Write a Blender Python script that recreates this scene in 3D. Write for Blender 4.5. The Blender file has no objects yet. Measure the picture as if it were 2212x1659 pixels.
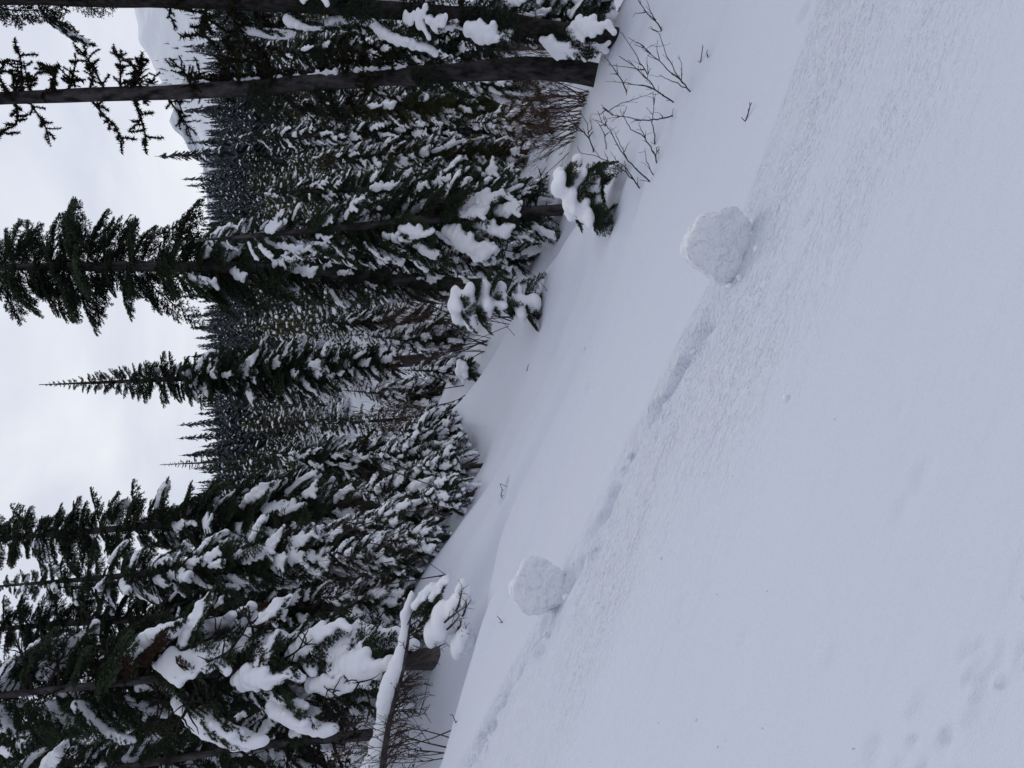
import bpy, bmesh, math, random
import numpy as np
from mathutils import Vector, Matrix
R = math.radians
random.seed(7); rng = np.random.default_rng(7)
scene = bpy.context.scene
COL = scene.collection

# ------------------------------------------------------------------ camera
PITCH, ROLL, F = R(6.0), R(3.5), 1661.0
FWD = Vector((0, math.cos(PITCH), -math.sin(PITCH)))
R0 = Vector((1, 0, 0)); U0 = R0.cross(FWD)
RIGHT = R0 * math.cos(ROLL) - U0 * math.sin(ROLL)
UP = R0 * math.sin(ROLL) + U0 * math.cos(ROLL)
cam_d = bpy.data.cameras.new('camera'); cam = bpy.data.objects.new('camera', cam_d); COL.objects.link(cam)
X, Y, Z = -UP, RIGHT, -FWD            # the phone is held sideways: the picture's left is up
cam.matrix_world = Matrix(((X.x, Y.x, Z.x, 0), (X.y, Y.y, Z.y, 0), (X.z, Y.z, Z.z, 0), (0, 0, 0, 1)))
cam_d.sensor_fit = 'HORIZONTAL'; cam_d.sensor_width = 36; cam_d.lens = 18 * F / 1106.0
cam_d.clip_start = 0.05; cam_d.clip_end = 12000
scene.camera = cam
def at(ix, iy, d):
    """point at depth d seen at (ix, iy) of the 2212 x 1659 photograph"""
    return FWD * d + RIGHT * ((829.5 - iy) / F * d) - UP * ((ix - 1106) / F * d)

# ------------------------------------------------------------------ light
SUN_EL, SUN_AZ = R(42), R(22)          # azimuth to the right of straight ahead
world = bpy.data.worlds.new('World'); scene.world = world; world.use_nodes = True
nt = world.node_tree; nt.nodes.clear()
def wn(t, **k):
    n = nt.nodes.new(t)
    for a, b in k.items(): setattr(n, a, b)
    return n
out = wn('ShaderNodeOutputWorld'); mixs = wn('ShaderNodeMixShader'); mixs.inputs[0].default_value = 0.9
sky = wn('ShaderNodeTexSky', sky_type='NISHITA', sun_disc=False); sky.sun_elevation = SUN_EL; sky.sun_rotation = SUN_AZ
bg1 = wn('ShaderNodeBackground'); bg1.inputs[1].default_value = 0.1
nt.links.new(sky.outputs[0], bg1.inputs[0])
bg2 = wn('ShaderNodeBackground'); bg2.inputs[1].default_value = 0.80
tc = wn('ShaderNodeTexCoord'); mp = wn('ShaderNodeMapping'); mp.inputs['Scale'].default_value = (1.6, 1.6, 3.4)
mp.inputs['Rotation'].default_value = (0, R(14), R(20))
nz = wn('ShaderNodeTexNoise'); nz.inputs['Scale'].default_value = 2.1; nz.inputs['Detail'].default_value = 5; nz.inputs['Roughness'].default_value = 0.5
nz.inputs['Distortion'].default_value = 0.35
cr = wn('ShaderNodeValToRGB')
cr.color_ramp.elements[0].position = 0.3; cr.color_ramp.elements[0].color = (0.64, 0.69, 0.83, 1)
cr.color_ramp.elements[1].position = 0.72; cr.color_ramp.elements[1].color = (0.96, 0.98, 1.03, 1)
nt.links.new(tc.outputs['Generated'], mp.inputs[0]); nt.links.new(mp.outputs[0], nz.inputs['Vector'])
nt.links.new(nz.outputs['Fac'], cr.inputs[0])
# the cloud is thinnest round the hidden sun
sd = Vector((math.sin(SUN_AZ) * math.cos(SUN_EL), math.cos(SUN_AZ) * math.cos(SUN_EL), math.sin(SUN_EL)))
vm = wn('ShaderNodeVectorMath', operation='DOT_PRODUCT'); vm.inputs[1].default_value = sd
nt.links.new(tc.outputs['Generated'], vm.inputs[0])
mr = wn('ShaderNodeMapRange'); mr.inputs[1].default_value = -0.6; mr.inputs[2].default_value = 1.0; mr.inputs[3].default_value = 0.62; mr.inputs[4].default_value = 1.2
nt.links.new(vm.outputs['Value'], mr.inputs[0])
sc_ = wn('ShaderNodeVectorMath', operation='SCALE')
nt.links.new(cr.outputs[0], sc_.inputs[0]); nt.links.new(mr.outputs[0], sc_.inputs['Scale'])
nt.links.new(sc_.outputs[0], bg2.inputs[0])
nt.links.new(bg1.outputs[0], mixs.inputs[1]); nt.links.new(bg2.outputs[0], mixs.inputs[2]); nt.links.new(mixs.outputs[0], out.inputs[0])
sun_d = bpy.data.lights.new('sun', 'SUN'); sun_d.energy = 0.5; sun_d.angle = R(25); sun_d.color = (1, 0.97, 0.93)
sun = bpy.data.objects.new('sun', sun_d); COL.objects.link(sun)
sun.rotation_euler = (-sd).to_track_quat('-Z', 'Y').to_euler()
vs = scene.view_settings; vs.view_transform = 'Standard'; vs.look = 'None'; vs.gamma = 1; vs.exposure = 0.0; vs.use_curve_mapping = False
scene.cycles.max_bounces = 5; scene.cycles.diffuse_bounces = 4; scene.cycles.glossy_bounces = 1; scene.cycles.transmission_bounces = 1
scene.cycles.use_denoising = True

# ------------------------------------------------------------------ materials
def mat(name, color, rough=0.8, noise=None, bump=None, spec=0.3, rand=0.0):
    """noise = (scale xyz or scalar, second colour, detail); bump = list of (scale vec, strength, distance)"""
    m = bpy.data.materials.new(name); m.use_nodes = True; n = m.node_tree.nodes; l = m.node_tree.links
    b = n['Principled BSDF']; b.inputs['Roughness'].default_value = rough; b.inputs['Specular IOR Level'].default_value = spec
    b.inputs['Base Color'].default_value = (*color, 1)
    t = n.new('ShaderNodeTexCoord')
    last = None
    if noise:
        mpn = n.new('ShaderNodeMapping'); s = noise[0]; mpn.inputs['Scale'].default_value = s if isinstance(s, tuple) else (s, s, s)
        l.new(t.outputs['Object'], mpn.inputs[0])
        nn = n.new('ShaderNodeTexNoise'); nn.inputs['Scale'].default_value = 1; nn.inputs['Detail'].default_value = noise[2]
        l.new(mpn.outputs[0], nn.inputs['Vector'])
        r = n.new('ShaderNodeValToRGB'); r.color_ramp.elements[0].position = 0.35; r.color_ramp.elements[1].position = 0.65
        r.color_ramp.elements[0].color = (*color, 1); r.color_ramp.elements[1].color = (*noise[1], 1)
        l.new(nn.outputs['Fac'], r.inputs[0]); last = r.outputs[0]
        if rand:
            oi = n.new('ShaderNodeObjectInfo'); mrr = n.new('ShaderNodeMapRange'); mrr.inputs[3].default_value = 1 - rand; mrr.inputs[4].default_value = 1 + rand
            l.new(oi.outputs['Random'], mrr.inputs[0])
            vmm = n.new('ShaderNodeVectorMath'); vmm.operation = 'SCALE'; l.new(last, vmm.inputs[0]); l.new(mrr.outputs[0], vmm.inputs['Scale']); last = vmm.outputs[0]
        l.new(last, b.inputs['Base Color'])
    prev = None
    for s, st, di in (bump or []):
        mpb = n.new('ShaderNodeMapping'); mpb.inputs['Scale'].default_value = s if isinstance(s, tuple) else (s, s, s); l.new(t.outputs['Object'], mpb.inputs[0])
        nb = n.new('ShaderNodeTexNoise'); nb.inputs['Scale'].default_value = 1; nb.inputs['Detail'].default_value = 4; l.new(mpb.outputs[0], nb.inputs['Vector'])
        bp = n.new('ShaderNodeBump'); bp.inputs['Strength'].default_value = st; bp.inputs['Distance'].default_value = di
        l.new(nb.outputs['Fac'], bp.inputs['Height'])
        if prev: l.new(prev, bp.inputs['Normal'])
        prev = bp.outputs[0]
    if prev: l.new(prev, b.inputs['Normal'])
    return m
SNOWC = (0.80, 0.84, 0.92)
M_snow = mat('snow_load', (0.90, 0.905, 0.95), 0.75, bump=[(9, 0.35, 0.03), (60, 0.25, 0.005)], spec=0.15)  # same snow as the slope, lighter: brighter light on tree snow put into colour
M_bark = mat('bark', (0.030, 0.026, 0.027), 0.9, noise=((10, 10, 3.5), (0.115, 0.105, 0.105), 8), bump=[((40, 40, 9), 0.9, 0.02)], spec=0.2)
M_bark_dark = mat('bark_dark', (0.014, 0.012, 0.012), 0.95, noise=((22, 22, 8), (0.045, 0.038, 0.036), 6), bump=[((40, 40, 12), 0.9, 0.03)], spec=0.1)
M_wood = mat('weathered_wood', (0.16, 0.14, 0.125), 0.9, noise=((30, 30, 3), (0.30, 0.27, 0.25), 6), bump=[((60, 60, 4), 0.8, 0.01)], spec=0.2)
M_twig = mat('twig', (0.030, 0.022, 0.022), 0.9, noise=(12, (0.075, 0.055, 0.05), 3), spec=0.2)
M_brush = mat('brush_twig', (0.07, 0.04, 0.032), 0.9, noise=(6, (0.12, 0.075, 0.055), 3), spec=0.15)
M_needle = mat('fir_needles', (0.020, 0.033, 0.019), 0.6, noise=(3.5, (0.042, 0.058, 0.027), 3), spec=0.3, rand=0.35)
M_needle_olive = mat('olive_needles', (0.035, 0.040, 0.014), 0.6, noise=(3.5, (0.075, 0.078, 0.026), 3), spec=0.3, rand=0.3)
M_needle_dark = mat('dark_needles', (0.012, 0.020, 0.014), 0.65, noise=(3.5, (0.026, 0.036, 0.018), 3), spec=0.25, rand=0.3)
M_moss = mat('moss', (0.012, 0.013, 0.008), 0.95, noise=(9, (0.03, 0.028, 0.014), 3), spec=0.1)
M_red = mat('dead_red_needles', (0.035, 0.018, 0.014), 0.8, noise=(5, (0.075, 0.03, 0.02), 3), spec=0.2)
M_far = mat('far_needles_hazed', (0.028, 0.034, 0.042), 0.7, noise=(0.6, (0.055, 0.064, 0.070), 3), spec=0.2, rand=0.4)  # blue-grey cast is distance haze put into the needle colour
M_farsnow = mat('far_snow', (0.78, 0.82, 0.90), 0.8, spec=0.1)
M_clod = mat('clod_snow', (0.78, 0.82, 0.90), 0.8, spec=0.1)

# ------------------------------------------------------------------ numpy noise
_perm = rng.permutation(512)
_gr = rng.random(512)
def vnoise(x, y):
    xi = np.floor(x).astype(int); yi = np.floor(y).astype(int); fx = x - xi; fy = y - yi
    fx = fx * fx * (3 - 2 * fx); fy = fy * fy * (3 - 2 * fy)
    def h(a, b): return _gr[_perm[(_perm[a & 511] + b) & 511]]
    return (h(xi, yi) * (1 - fx) + h(xi + 1, yi) * fx) * (1 - fy) + (h(xi, yi + 1) * (1 - fx) + h(xi + 1, yi + 1) * fx) * fy - 0.5
def fbm(x, y, o=4):
    s = 0; a = 1.0
    for k in range(o): s = s + a * vnoise(x + 17.3 * k, y - 9.1 * k); x = x * 2.03; y = y * 2.03; a *= 0.5
    return s
def sstep(t): t = np.clip(t, 0, 1); return t * t * (3 - 2 * t)

# ------------------------------------------------------------------ terrain height
def lip(x):
    return np.interp(x, [-14, -4.5, -2.5, -0.7, 1.3, 2.3, 3.0, 4.2, 8], [24, 20, 18, 15.5, 13.0, 10.4, 9.2, 8.7, 8.0])
def far_z(x, y):
    xs = 160 * np.tanh(x / 160)
    z = -3.1 - 0.22 * xs * np.exp(-np.maximum(y, 0) / 160) + 0.16 * (np.clip(y, 20, 60) - 20) + 0.272 * (np.clip(y, 60, 520) - 60) - 0.18 * np.maximum(y - 520, 0)
    z = z - 0.22 * np.maximum(xs - 15, 0) * np.clip((y - 60) / 460, 0, 1.2)
    z = z + 14 * fbm(x / 110 + 5, y / 140, 4) * sstep((y - 70) / 200) + 0.9 * fbm(x / 9, y / 9, 3) * sstep((y - 20) / 10)
    return z
def base_z(x, y):
    xs = 140 * np.tanh(x / 140)
    L = lip(x); s = y - L
    near = -1.6 - 0.45 * xs
    hump = np.interp(x, [-5, -3, -0.7, 1.3, 2.5, 4.2, 9], [0.0, 0.1, 0.72, 0.42, 0.26, 0.26, 0.2])
    near = near + hump * np.exp(-(s / 2.6) ** 2) - 0.45 * np.exp(-((s - 2.4) / 1.0) ** 2) * sstep((x + 3) / 3)
    near = near + 0.05 * fbm(x * 0.55, y * 0.7, 3) * np.clip(y / 5, 0, 2)
    # the fold in front of the fallen log and a few soft furrows running down the slope
    fold = 8.75 + 0.45 * (x + 3.6)
    near = near - 0.24 * np.exp(-((y - fold - 0.45) / 0.65) ** 2) * sstep((-1.2 - x) / 1.8) + 0.04 * np.exp(-((y - fold + 0.6) / 0.6) ** 2) * sstep((-1.0 - x) / 1.5)
    for yo, k, a, w in ((7.6, -0.12, 0.10, 0.16), (9.2, -0.30, 0.15, 0.22), (11.0, -0.42, 0.16, 0.30), (8.1, -0.25, 0.08, 0.14), (10.1, -0.33, 0.10, 0.2)):
        near = near - a * np.exp(-((y - yo - k * x) / w) ** 2) * (0.6 + 0.8 * vnoise(x * 0.7 + yo, x * 0 + yo)) * sstep((6 - abs(x - 1)) / 3)
    t = sstep((s - 0.5) / 9)
    return near * (1 - t) + far_z(x, y) * t + ctrl(x, y)
# banks, hollows and tree feet seen beyond the lip: (photo point, distance) the snow passes through
CTRL = [(1318, 60, 12.0), (1300, 142, 13.0), (1345, 250, 11.0), (1250, 262, 14.5), (1268, 330, 13.2), (1205, 420, 14.5), (1206, 470, 14.0), (1150, 540, 15.5), (1120, 600, 17.0), (1010, 690, 22.0),
        (975, 760, 23.0), (940, 880, 22.0), (925, 960, 19.0), (880, 900, 34.0), (965, 1170, 12.3), (880, 1225, 12.6), (930, 1200, 12.2), (820, 1300, 14.0), (800, 1450, 14.0), (760, 1560, 14.5), (1210, 180, 18.0), (1200, 60, 17.0),
        (1150, 300, 21), (1090, 480, 23), (1000, 590, 28), (840, 1100, 17.0), (790, 1380, 17.0)]
_cw = None
def ctrl(x, y):
    if _cw is None: return 0.0
    if x.size < 2000:
        A = np.array(_cw)
        return (np.exp(-((x[:, None] - A[None, :, 0]) ** 2 + (y[:, None] - A[None, :, 1]) ** 2) / (2 * A[None, :, 2] ** 2)) * A[None, :, 3]).sum(1)
    z = np.zeros_like(x); m = (y > 2) & (y < 60) & (abs(x) < 40); xm, ym = x[m], y[m]; zm = 0.0
    for cx, cy, sg, w in _cw: zm = zm + w * np.exp(-((xm - cx) ** 2 + (ym - cy) ** 2) / (2 * sg * sg))
    z[m] = zm
    return z
def solve_ctrl():
    global _cw
    P = [tuple(at(*c)) for c in CTRL]
    A = [(x, float(lip(np.array([x]))[0]) - k) for x in np.arange(-7, 7.1, 1.6) for k in (0.0, 2.4)] + [(-3.9, 10.0), (-3.0, 9.2), (-5.2, 9.5)]
    A = [q for q in A if all((q[0] - a[0]) ** 2 + (q[1] - a[1]) ** 2 > 1.2 for a in P)]
    X_ = np.array([p[0] for p in P] + [q[0] for q in A]); Y_ = np.array([p[1] for p in P] + [q[1] for q in A])
    res = np.concatenate([np.array([p[2] for p in P]) - base_z(X_[:len(P)], Y_[:len(P)]), np.zeros(len(A))])
    sg = np.clip(Y_ * 0.13, 1.1, 4.0)
    K = np.exp(-((X_[:, None] - X_[None]) ** 2 + (Y_[:, None] - Y_[None]) ** 2) / (2 * sg[None] ** 2))
    w = np.linalg.solve(K.T @ K + 0.03 * np.eye(len(X_)), K.T @ res)
    print('CTRL residuals', np.round(res[:len(P)], 2), 'left', np.round((K @ w - res)[:len(P)], 2))
    _cw = list(zip(X_, Y_, sg, w))
solve_ctrl()
def G0(x, y): return float(base_z(np.array([float(x)]), np.array([float(y)]))[0])
_hd = np.geomspace(1.0, 60, 620)
def hit(ix, iy):
    r = at(ix, iy, 1.0); X_, Y_, Z_ = r.x * _hd, r.y * _hd, r.z * _hd
    f = Z_ - base_z(X_, Y_); k = np.nonzero(f < 0)[0]
    if not len(k): return at(ix, iy, 60)
    k = max(1, int(k[0])); t = f[k - 1] / (f[k - 1] - f[k]); return at(ix, iy, float(_hd[k - 1] + (_hd[k] - _hd[k - 1]) * t))
# the track the snow rollers left: a polyline down the fall line
TRK = np.array([tuple(hit(a, b)) for a, b in ((985, 1700), (1010, 1659), (1075, 1540), (1150, 1410), (1230, 1270), (1300, 1120), (1380, 960), (1450, 840), (1520, 700), (1580, 590), (1640, 470))])
TRK2 = np.array([tuple(hit(a, b)) for a, b in ((1950, 1750), (1990, 1610), (2060, 1520), (2130, 1450), (2210, 1340))])
trk_y = lambda x: np.interp(x, TRK[:, 0], TRK[:, 1])
DENT = []
for k in range(150):       # lumpy marks inside the track
    x = rng.uniform(TRK[0, 0], TRK[-3, 0]); DENT.append((x, trk_y(x) + rng.normal(0, 0.10), rng.uniform(0.03, 0.075), rng.uniform(-0.06, 0.035)))
for k in range(40):       # small crumb pits over the slope
    p = hit(rng.uniform(1080, 2150), rng.uniform(20, 1640)); DENT.append((p.x, p.y, rng.uniform(0.02, 0.045), rng.uniform(-0.018, 0.014)))
for k in range(44):       # foot marks in the near corner
    q = TRK2[rng.integers(0, len(TRK2))]; DENT.append((q[0] + rng.normal(0, 0.09), q[1] + rng.normal(0, 0.05), rng.uniform(0.012, 0.032), rng.uniform(-0.016, 0.018)))
for a, b, rr, dd in ((1084, 1062, 0.12, -0.32), (1735, 25, 0.06, -0.05), (1745, 470, 0.04, -0.03), (1090, 600, 0.05, 0.05), (1265, 840, 0.05, -0.04)):
    p = hit(a, b); DENT.append((p.x, p.y, rr, dd))
_gx = [(hit(1262, 1180).x, hit(1350, 1040).x), (hit(1415, 890).x, hit(1580, 600).x), (hit(1040, 1600).x, hit(1090, 1500).x)]
def GROOVE(x):
    g = 0 * x
    for a, b in _gx: g = np.maximum(g, sstep((x - a) / 0.12) * sstep((b - x) / 0.12))
    return g * (0.65 + 0.7 * vnoise(x * 4, x * 0 + 3.3))
def detail_z(x, y):
    z = np.zeros_like(x); ok = (y < 16) & (y > 0.4) & (abs(x) < 9)
    xs, ys = x[ok], y[ok]; d = ys - trk_y(xs)
    inx = sstep((xs - TRK[0, 0]) / 0.3) * sstep((TRK[-2, 0] - xs) / 0.4)
    dep = 0.030 + 0.03 * vnoise(xs * 6, xs * 0 + 5) + 0.08 * GROOVE(xs)
    zz = -dep * np.exp(-(d / (0.085 + 0.05 * vnoise(xs * 3, xs * 0))) ** 4) * inx
    zz += 0.03 * np.exp(-((d - 0.2) / 0.06) ** 2) * inx * (0.5 + vnoise(xs * 4, xs * 0 + 1)) + 0.035 * np.exp(-((d + 0.2) / 0.07) ** 2) * inx * (0.5 + vnoise(xs * 5, xs * 0 + 2))
    rough = roughness(xs, ys)
    zz += rough * (0.018 * fbm(xs * 2.2, ys * 7, 3) + 0.017 * fbm(xs * 6, ys * 12, 3))
    for cx, cy, rr, dd in DENT:
        m = (abs(xs - cx) < 3 * rr) & (abs(ys - cy) < 3 * rr)
        if m.any(): zz[m] += dd * np.exp(-(((xs[m] - cx) / rr / 1.25) ** 2 + ((ys[m] - cy) / rr) ** 2) ** 1.6)
    z[ok] = zz
    return z
def roughness(x, y):
    d = y - trk_y(x)
    edge = 0.42 + 0.05 * vnoise(x * 1.3, x * 0 + 8)
    r = sstep((edge - d) / 0.10) * sstep((d + 2.6) / 2.3)
    return r * (0.45 + 0.55 * np.clip(0.5 + 1.6 * fbm(x * 0.9, y * 2.2, 3), 0, 1))
def GZ(x, y): return base_z(x, y) + detail_z(x, y)
def G(x, y): return float(GZ(np.array([float(x)]), np.array([float(y)]))[0])

# ------------------------------------------------------------------ mesh helpers
def np_mesh(name, V, Fc, mats=(), mi=None, smooth=True):
    me = bpy.data.meshes.new(name); V = np.asarray(V, dtype=np.float32)
    me.from_pydata(V.tolist(), [], Fc if isinstance(Fc, list) else Fc.tolist()); me.update()
    for m in mats: me.materials.append(m)
    if mi is not None: me.polygons.foreach_set('material_index', np.asarray(mi, dtype=np.int32))
    if smooth: me.polygons.foreach_set('use_smooth', np.ones(len(me.polygons), dtype=bool))
    return me
def link(name, me, parent=None, loc=(0, 0, 0), rot=(0, 0, 0), scale=1.0):
    o = bpy.data.objects.new(name, me); COL.objects.link(o); o.location = loc; o.rotation_euler = rot
    o.scale = scale if isinstance(scale, tuple) else (scale,) * 3
    if parent is not None: o.parent = parent
    return o
def tag(o, label=None, cat=None, group=None, kind=None):
    if label: o['label'] = label
    if cat: o['category'] = cat
    if group: o['group'] = group
    if kind: o['kind'] = kind
    return o
class MB:
    def __init__(s): s.V = []; s.F = []; s.M = []
    def tube(s, pts, rad, n=6, m=0, cap=True):
        pts = [Vector(p) for p in pts]; b = len(s.V); up = Vector((0.13, 0.31, 0.94))
        for i, p in enumerate(pts):
            t = (pts[min(i + 1, len(pts) - 1)] - pts[max(i - 1, 0)]).normalized()
            a = t.cross(up); a = a.normalized() if a.length > 1e-3 else t.orthogonal().normalized(); c = t.cross(a)
            r = rad[i] if not np.isscalar(rad) else rad
            for k in range(n):
                q = 2 * math.pi * k / n; s.V.append(p + a * (math.cos(q) * r) + c * (math.sin(q) * r))
        for i in range(len(pts) - 1):
            for k in range(n):
                k2 = (k + 1) % n; s.F.append((b + i * n + k, b + i * n + k2, b + (i + 1) * n + k2, b + (i + 1) * n + k)); s.M.append(m)
        if cap:
            s.F.append(tuple(b + k for k in range(n))[::-1]); s.F.append(tuple(b + (len(pts) - 1) * n + k for k in range(n))); s.M += [m, m]
    def tri(s, a, b, c, m=0):
        i = len(s.V); s.V += [a, b, c]; s.F.append((i, i + 1, i + 2)); s.M.append(m)
    def mesh(s, name, mats, smooth=True): return np_mesh(name, [tuple(v) for v in s.V], s.F, mats, s.M, smooth)

def blob(name, ell, voxel, smooth=6, material=None, decimate=None):
    """union of ellipsoids (centre, radii, yaw) as one smooth lump"""
    bm = bmesh.new()
    for c, r, yaw in ell:
        mtx = Matrix.Translation(c) @ Matrix.Rotation(yaw, 4, 'Z') @ Matrix.Diagonal((*r, 1))
        bmesh.ops.create_icosphere(bm, subdivisions=2, radius=1.0, matrix=mtx)
    me = bpy.data.meshes.new(name + '_src'); bm.to_mesh(me); bm.free()
    o = bpy.data.objects.new(name + '_src', me); COL.objects.link(o)
    md = o.modifiers.new('r', 'REMESH'); md.mode = 'VOXEL'; md.voxel_size = voxel
    ms = o.modifiers.new('s', 'SMOOTH'); ms.iterations = smooth; ms.factor = 0.5
    if decimate: dm = o.modifiers.new('d', 'DECIMATE'); dm.ratio = decimate
    dg = bpy.context.evaluated_depsgraph_get(); me2 = bpy.data.meshes.new_from_object(o.evaluated_get(dg)); me2.name = name
    bpy.data.objects.remove(o); bpy.data.meshes.remove(me)
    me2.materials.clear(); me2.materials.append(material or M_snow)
    me2.polygons.foreach_set('use_smooth', np.ones(len(me2.polygons), dtype=bool))
    return me2

# ------------------------------------------------------------------ ground sheet
def build_ground():
    th = np.concatenate([np.radians(np.linspace(-180, -50, 26, endpoint=False)), np.radians(np.linspace(-50, -36, 30, endpoint=False)),
                         np.radians(np.linspace(-36, 36, 440)), np.radians(np.linspace(37, 50, 30)), np.radians(np.linspace(55, 180, 26))])
    r = np.concatenate([np.geomspace(0.25, 1.5, 10, endpoint=False), np.geomspace(1.5, 12, 330, endpoint=False), np.geomspace(12, 30, 90, endpoint=False), np.geomspace(30, 900, 110)])
    T, Rr = np.meshgrid(th, r); Xg = np.sin(T) * Rr; Yg = np.cos(T) * Rr
    Zg = GZ(Xg.ravel(), Yg.ravel()); V = np.column_stack([Xg.ravel(), Yg.ravel(), Zg])
    nr, nth = Rr.shape; i = np.arange((nr - 1) * (nth - 1)); a = (i // (nth - 1)) * nth + i % (nth - 1)
    Fq = np.column_stack([a, a + nth, a + nth + 1, a + 1])
    me = bpy.data.meshes.new('snow_ground'); me.vertices.add(len(V)); me.vertices.foreach_set('co', V.astype(np.float32).ravel())
    me.loops.add(Fq.size); me.polygons.add(len(Fq)); me.loops.foreach_set('vertex_index', Fq[:, ::-1].ravel().astype(np.int32))
    me.polygons.foreach_set('loop_start', np.arange(0, Fq.size, 4, dtype=np.int32)); me.polygons.foreach_set('loop_total', np.full(len(Fq), 4, dtype=np.int32))
    me.update(calc_edges=True); me.validate()
    me.polygons.foreach_set('use_smooth', np.ones(len(Fq), dtype=bool))
    at_ = me.attributes.new('rough', 'FLOAT', 'POINT')
    rv = roughness(V[:, 0], V[:, 1]) * ((V[:, 1] < 9.5) & (V[:, 1] > 0.5) & (abs(V[:, 0]) < 9))
    at_.data.foreach_set('value', rv.astype(np.float32))
    m = bpy.data.materials.new('slope_snow_dimmed'); m.use_nodes = True; n = m.node_tree.nodes; l = m.node_tree.links; b = n['Principled BSDF']
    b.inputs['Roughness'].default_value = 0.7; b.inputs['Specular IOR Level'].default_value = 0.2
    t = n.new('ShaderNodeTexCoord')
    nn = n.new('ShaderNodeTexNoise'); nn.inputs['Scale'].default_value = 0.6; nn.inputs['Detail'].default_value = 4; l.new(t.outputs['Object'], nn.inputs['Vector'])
    rp = n.new('ShaderNodeValToRGB'); rp.color_ramp.elements[0].color = (0.66, 0.695, 0.79, 1); rp.color_ramp.elements[1].color = (0.70, 0.73, 0.815, 1)  # darker than the tree snow: the slope's dimmer light put into its colour
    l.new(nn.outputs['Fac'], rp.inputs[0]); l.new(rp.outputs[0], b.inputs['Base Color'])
    ra = n.new('ShaderNodeAttribute'); ra.attribute_name = 'rough'
    prev = None
    for sc, dist, kind in (((11, 30, 11), 0.0066, 'chips'), ((30, 62, 30), 0.0036, 'chips'), ((5, 22, 5), 0.016, 'rough'), ((170, 170, 170), 0.003, 'all'), ((45, 45, 45), 0.003, 'all'), ((1.2, 5, 1.2), 0.02, 'all')):
        mpb = n.new('ShaderNodeMapping'); mpb.inputs['Scale'].default_value = sc; mpb.inputs['Rotation'].default_value = (0, 0, R(6)); l.new(t.outputs['Object'], mpb.inputs[0])
        nb = n.new('ShaderNodeTexNoise'); nb.inputs['Scale'].default_value = 1; nb.inputs['Detail'].default_value = 3; nb.inputs['Roughness'].default_value = 0.5; nb.inputs['Distortion'].default_value = 0.6 if kind == 'chips' else 0; l.new(mpb.outputs[0], nb.inputs['Vector'])
        h = nb.outputs['Fac']
        if kind == 'chips':      # isolated raised flakes of crust
            ms = n.new('ShaderNodeMapRange'); ms.interpolation_type = 'SMOOTHSTEP'; ms.inputs[1].default_value = 0.52; ms.inputs[2].default_value = 0.62; l.new(h, ms.inputs[0]); h = ms.outputs[0]
        if kind != 'all':
            mu = n.new('ShaderNodeMath'); mu.operation = 'MULTIPLY'; l.new(h, mu.inputs[0]); l.new(ra.outputs['Fac'], mu.inputs[1]); h = mu.outputs[0]
        bp = n.new('ShaderNodeBump'); bp.inputs['Strength'].default_value = 0.8; bp.inputs['Distance'].default_value = dist; l.new(h, bp.inputs['Height'])
        if prev: l.new(prev, bp.inputs['Normal'])
        prev = bp.outputs[0]
    l.new(prev, b.inputs['Normal'])
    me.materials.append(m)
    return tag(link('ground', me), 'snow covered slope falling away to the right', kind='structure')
build_ground()

# ------------------------------------------------------------------ mountains
def mountain(name, ridge, d0, depth, foot, treeline=None, seed=0, nx=150, ny=50, rockm=None):
    """ridge: (ix, iy) of the crest in the photograph at distance d0; the face falls towards the viewer over `depth` metres"""
    P = [at(a, b, d0) for a, b in ridge]; P.sort(key=lambda p: p.x)
    xs = np.linspace(P[0].x, P[-1].x, nx); zs = np.interp(xs, [p.x for p in P], [p.z for p in P]); y0 = sum(p.y for p in P) / len(P)
    V = []
    for j in range(ny):
        t = j / (ny - 1) * 2 - 0.35                       # runs past the crest down the back
        h = 1 - t if t > 0 else 1 + t * 1.4
        y = y0 - t * depth
        zz = foot + (zs - foot) * h
        zz = zz + (zs.max() - foot) * 0.10 * fbm(xs / 260 + seed, np.full(nx, y) / 420, 5) * min(1, abs(t) * 4) + (zs.max() - foot) * 0.012 * fbm(xs / 28 + seed, np.full(nx, y) / 60, 3)
        V += list(zip(xs, [y] * nx, zz))
    Fq = [(j * nx + i, j * nx + i + 1, (j + 1) * nx + i + 1, (j + 1) * nx + i) for j in range(ny - 1) for i in range(nx - 1)]
    o = link(name, np_mesh(name, V, Fq, [rockm])); tag(o, kind='structure')
    return o
M_mount = mat('mountain_snow', (0.80, 0.83, 0.90), 0.85, noise=((0.012, 0.012, 0.05), (0.84, 0.86, 0.92), 6), bump=[((0.02, 0.02, 0.008), 0.7, 9.0)], spec=0.05)
M_peak = mat('peak_snow', (0.82, 0.85, 0.92), 0.85, noise=((0.004, 0.004, 0.016), (0.36, 0.40, 0.48), 8), bump=[((0.006, 0.006, 0.003), 0.9, 40.0)], spec=0.05)
mount = mountain('mountain', [(262, -700), (258, -300), (270, -60), (282, 20), (297, 99), (328, 154), (342, 181), (372, 222), (400, 262), (430, 310), (470, 380), (520, 470), (560, 560)], 1500, 1000, -40, seed=3, rockm=M_mount)
tag(mount, 'bare snowy mountain slope dotted with small conifers')
peak = mountain('peak', [(480, 60), (420, 140), (388, 205), (383, 236), (370, 252), (366, 270), (376, 287), (394, 308), (415, 338), (436, 362), (442, 420), (450, 520), (470, 640), (470, 1100), (480, 1700)], 3800, 2400, 100, seed=9, nx=220, rockm=M_peak)
tag(peak, 'distant pointed snow peak under the clouds')

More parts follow.
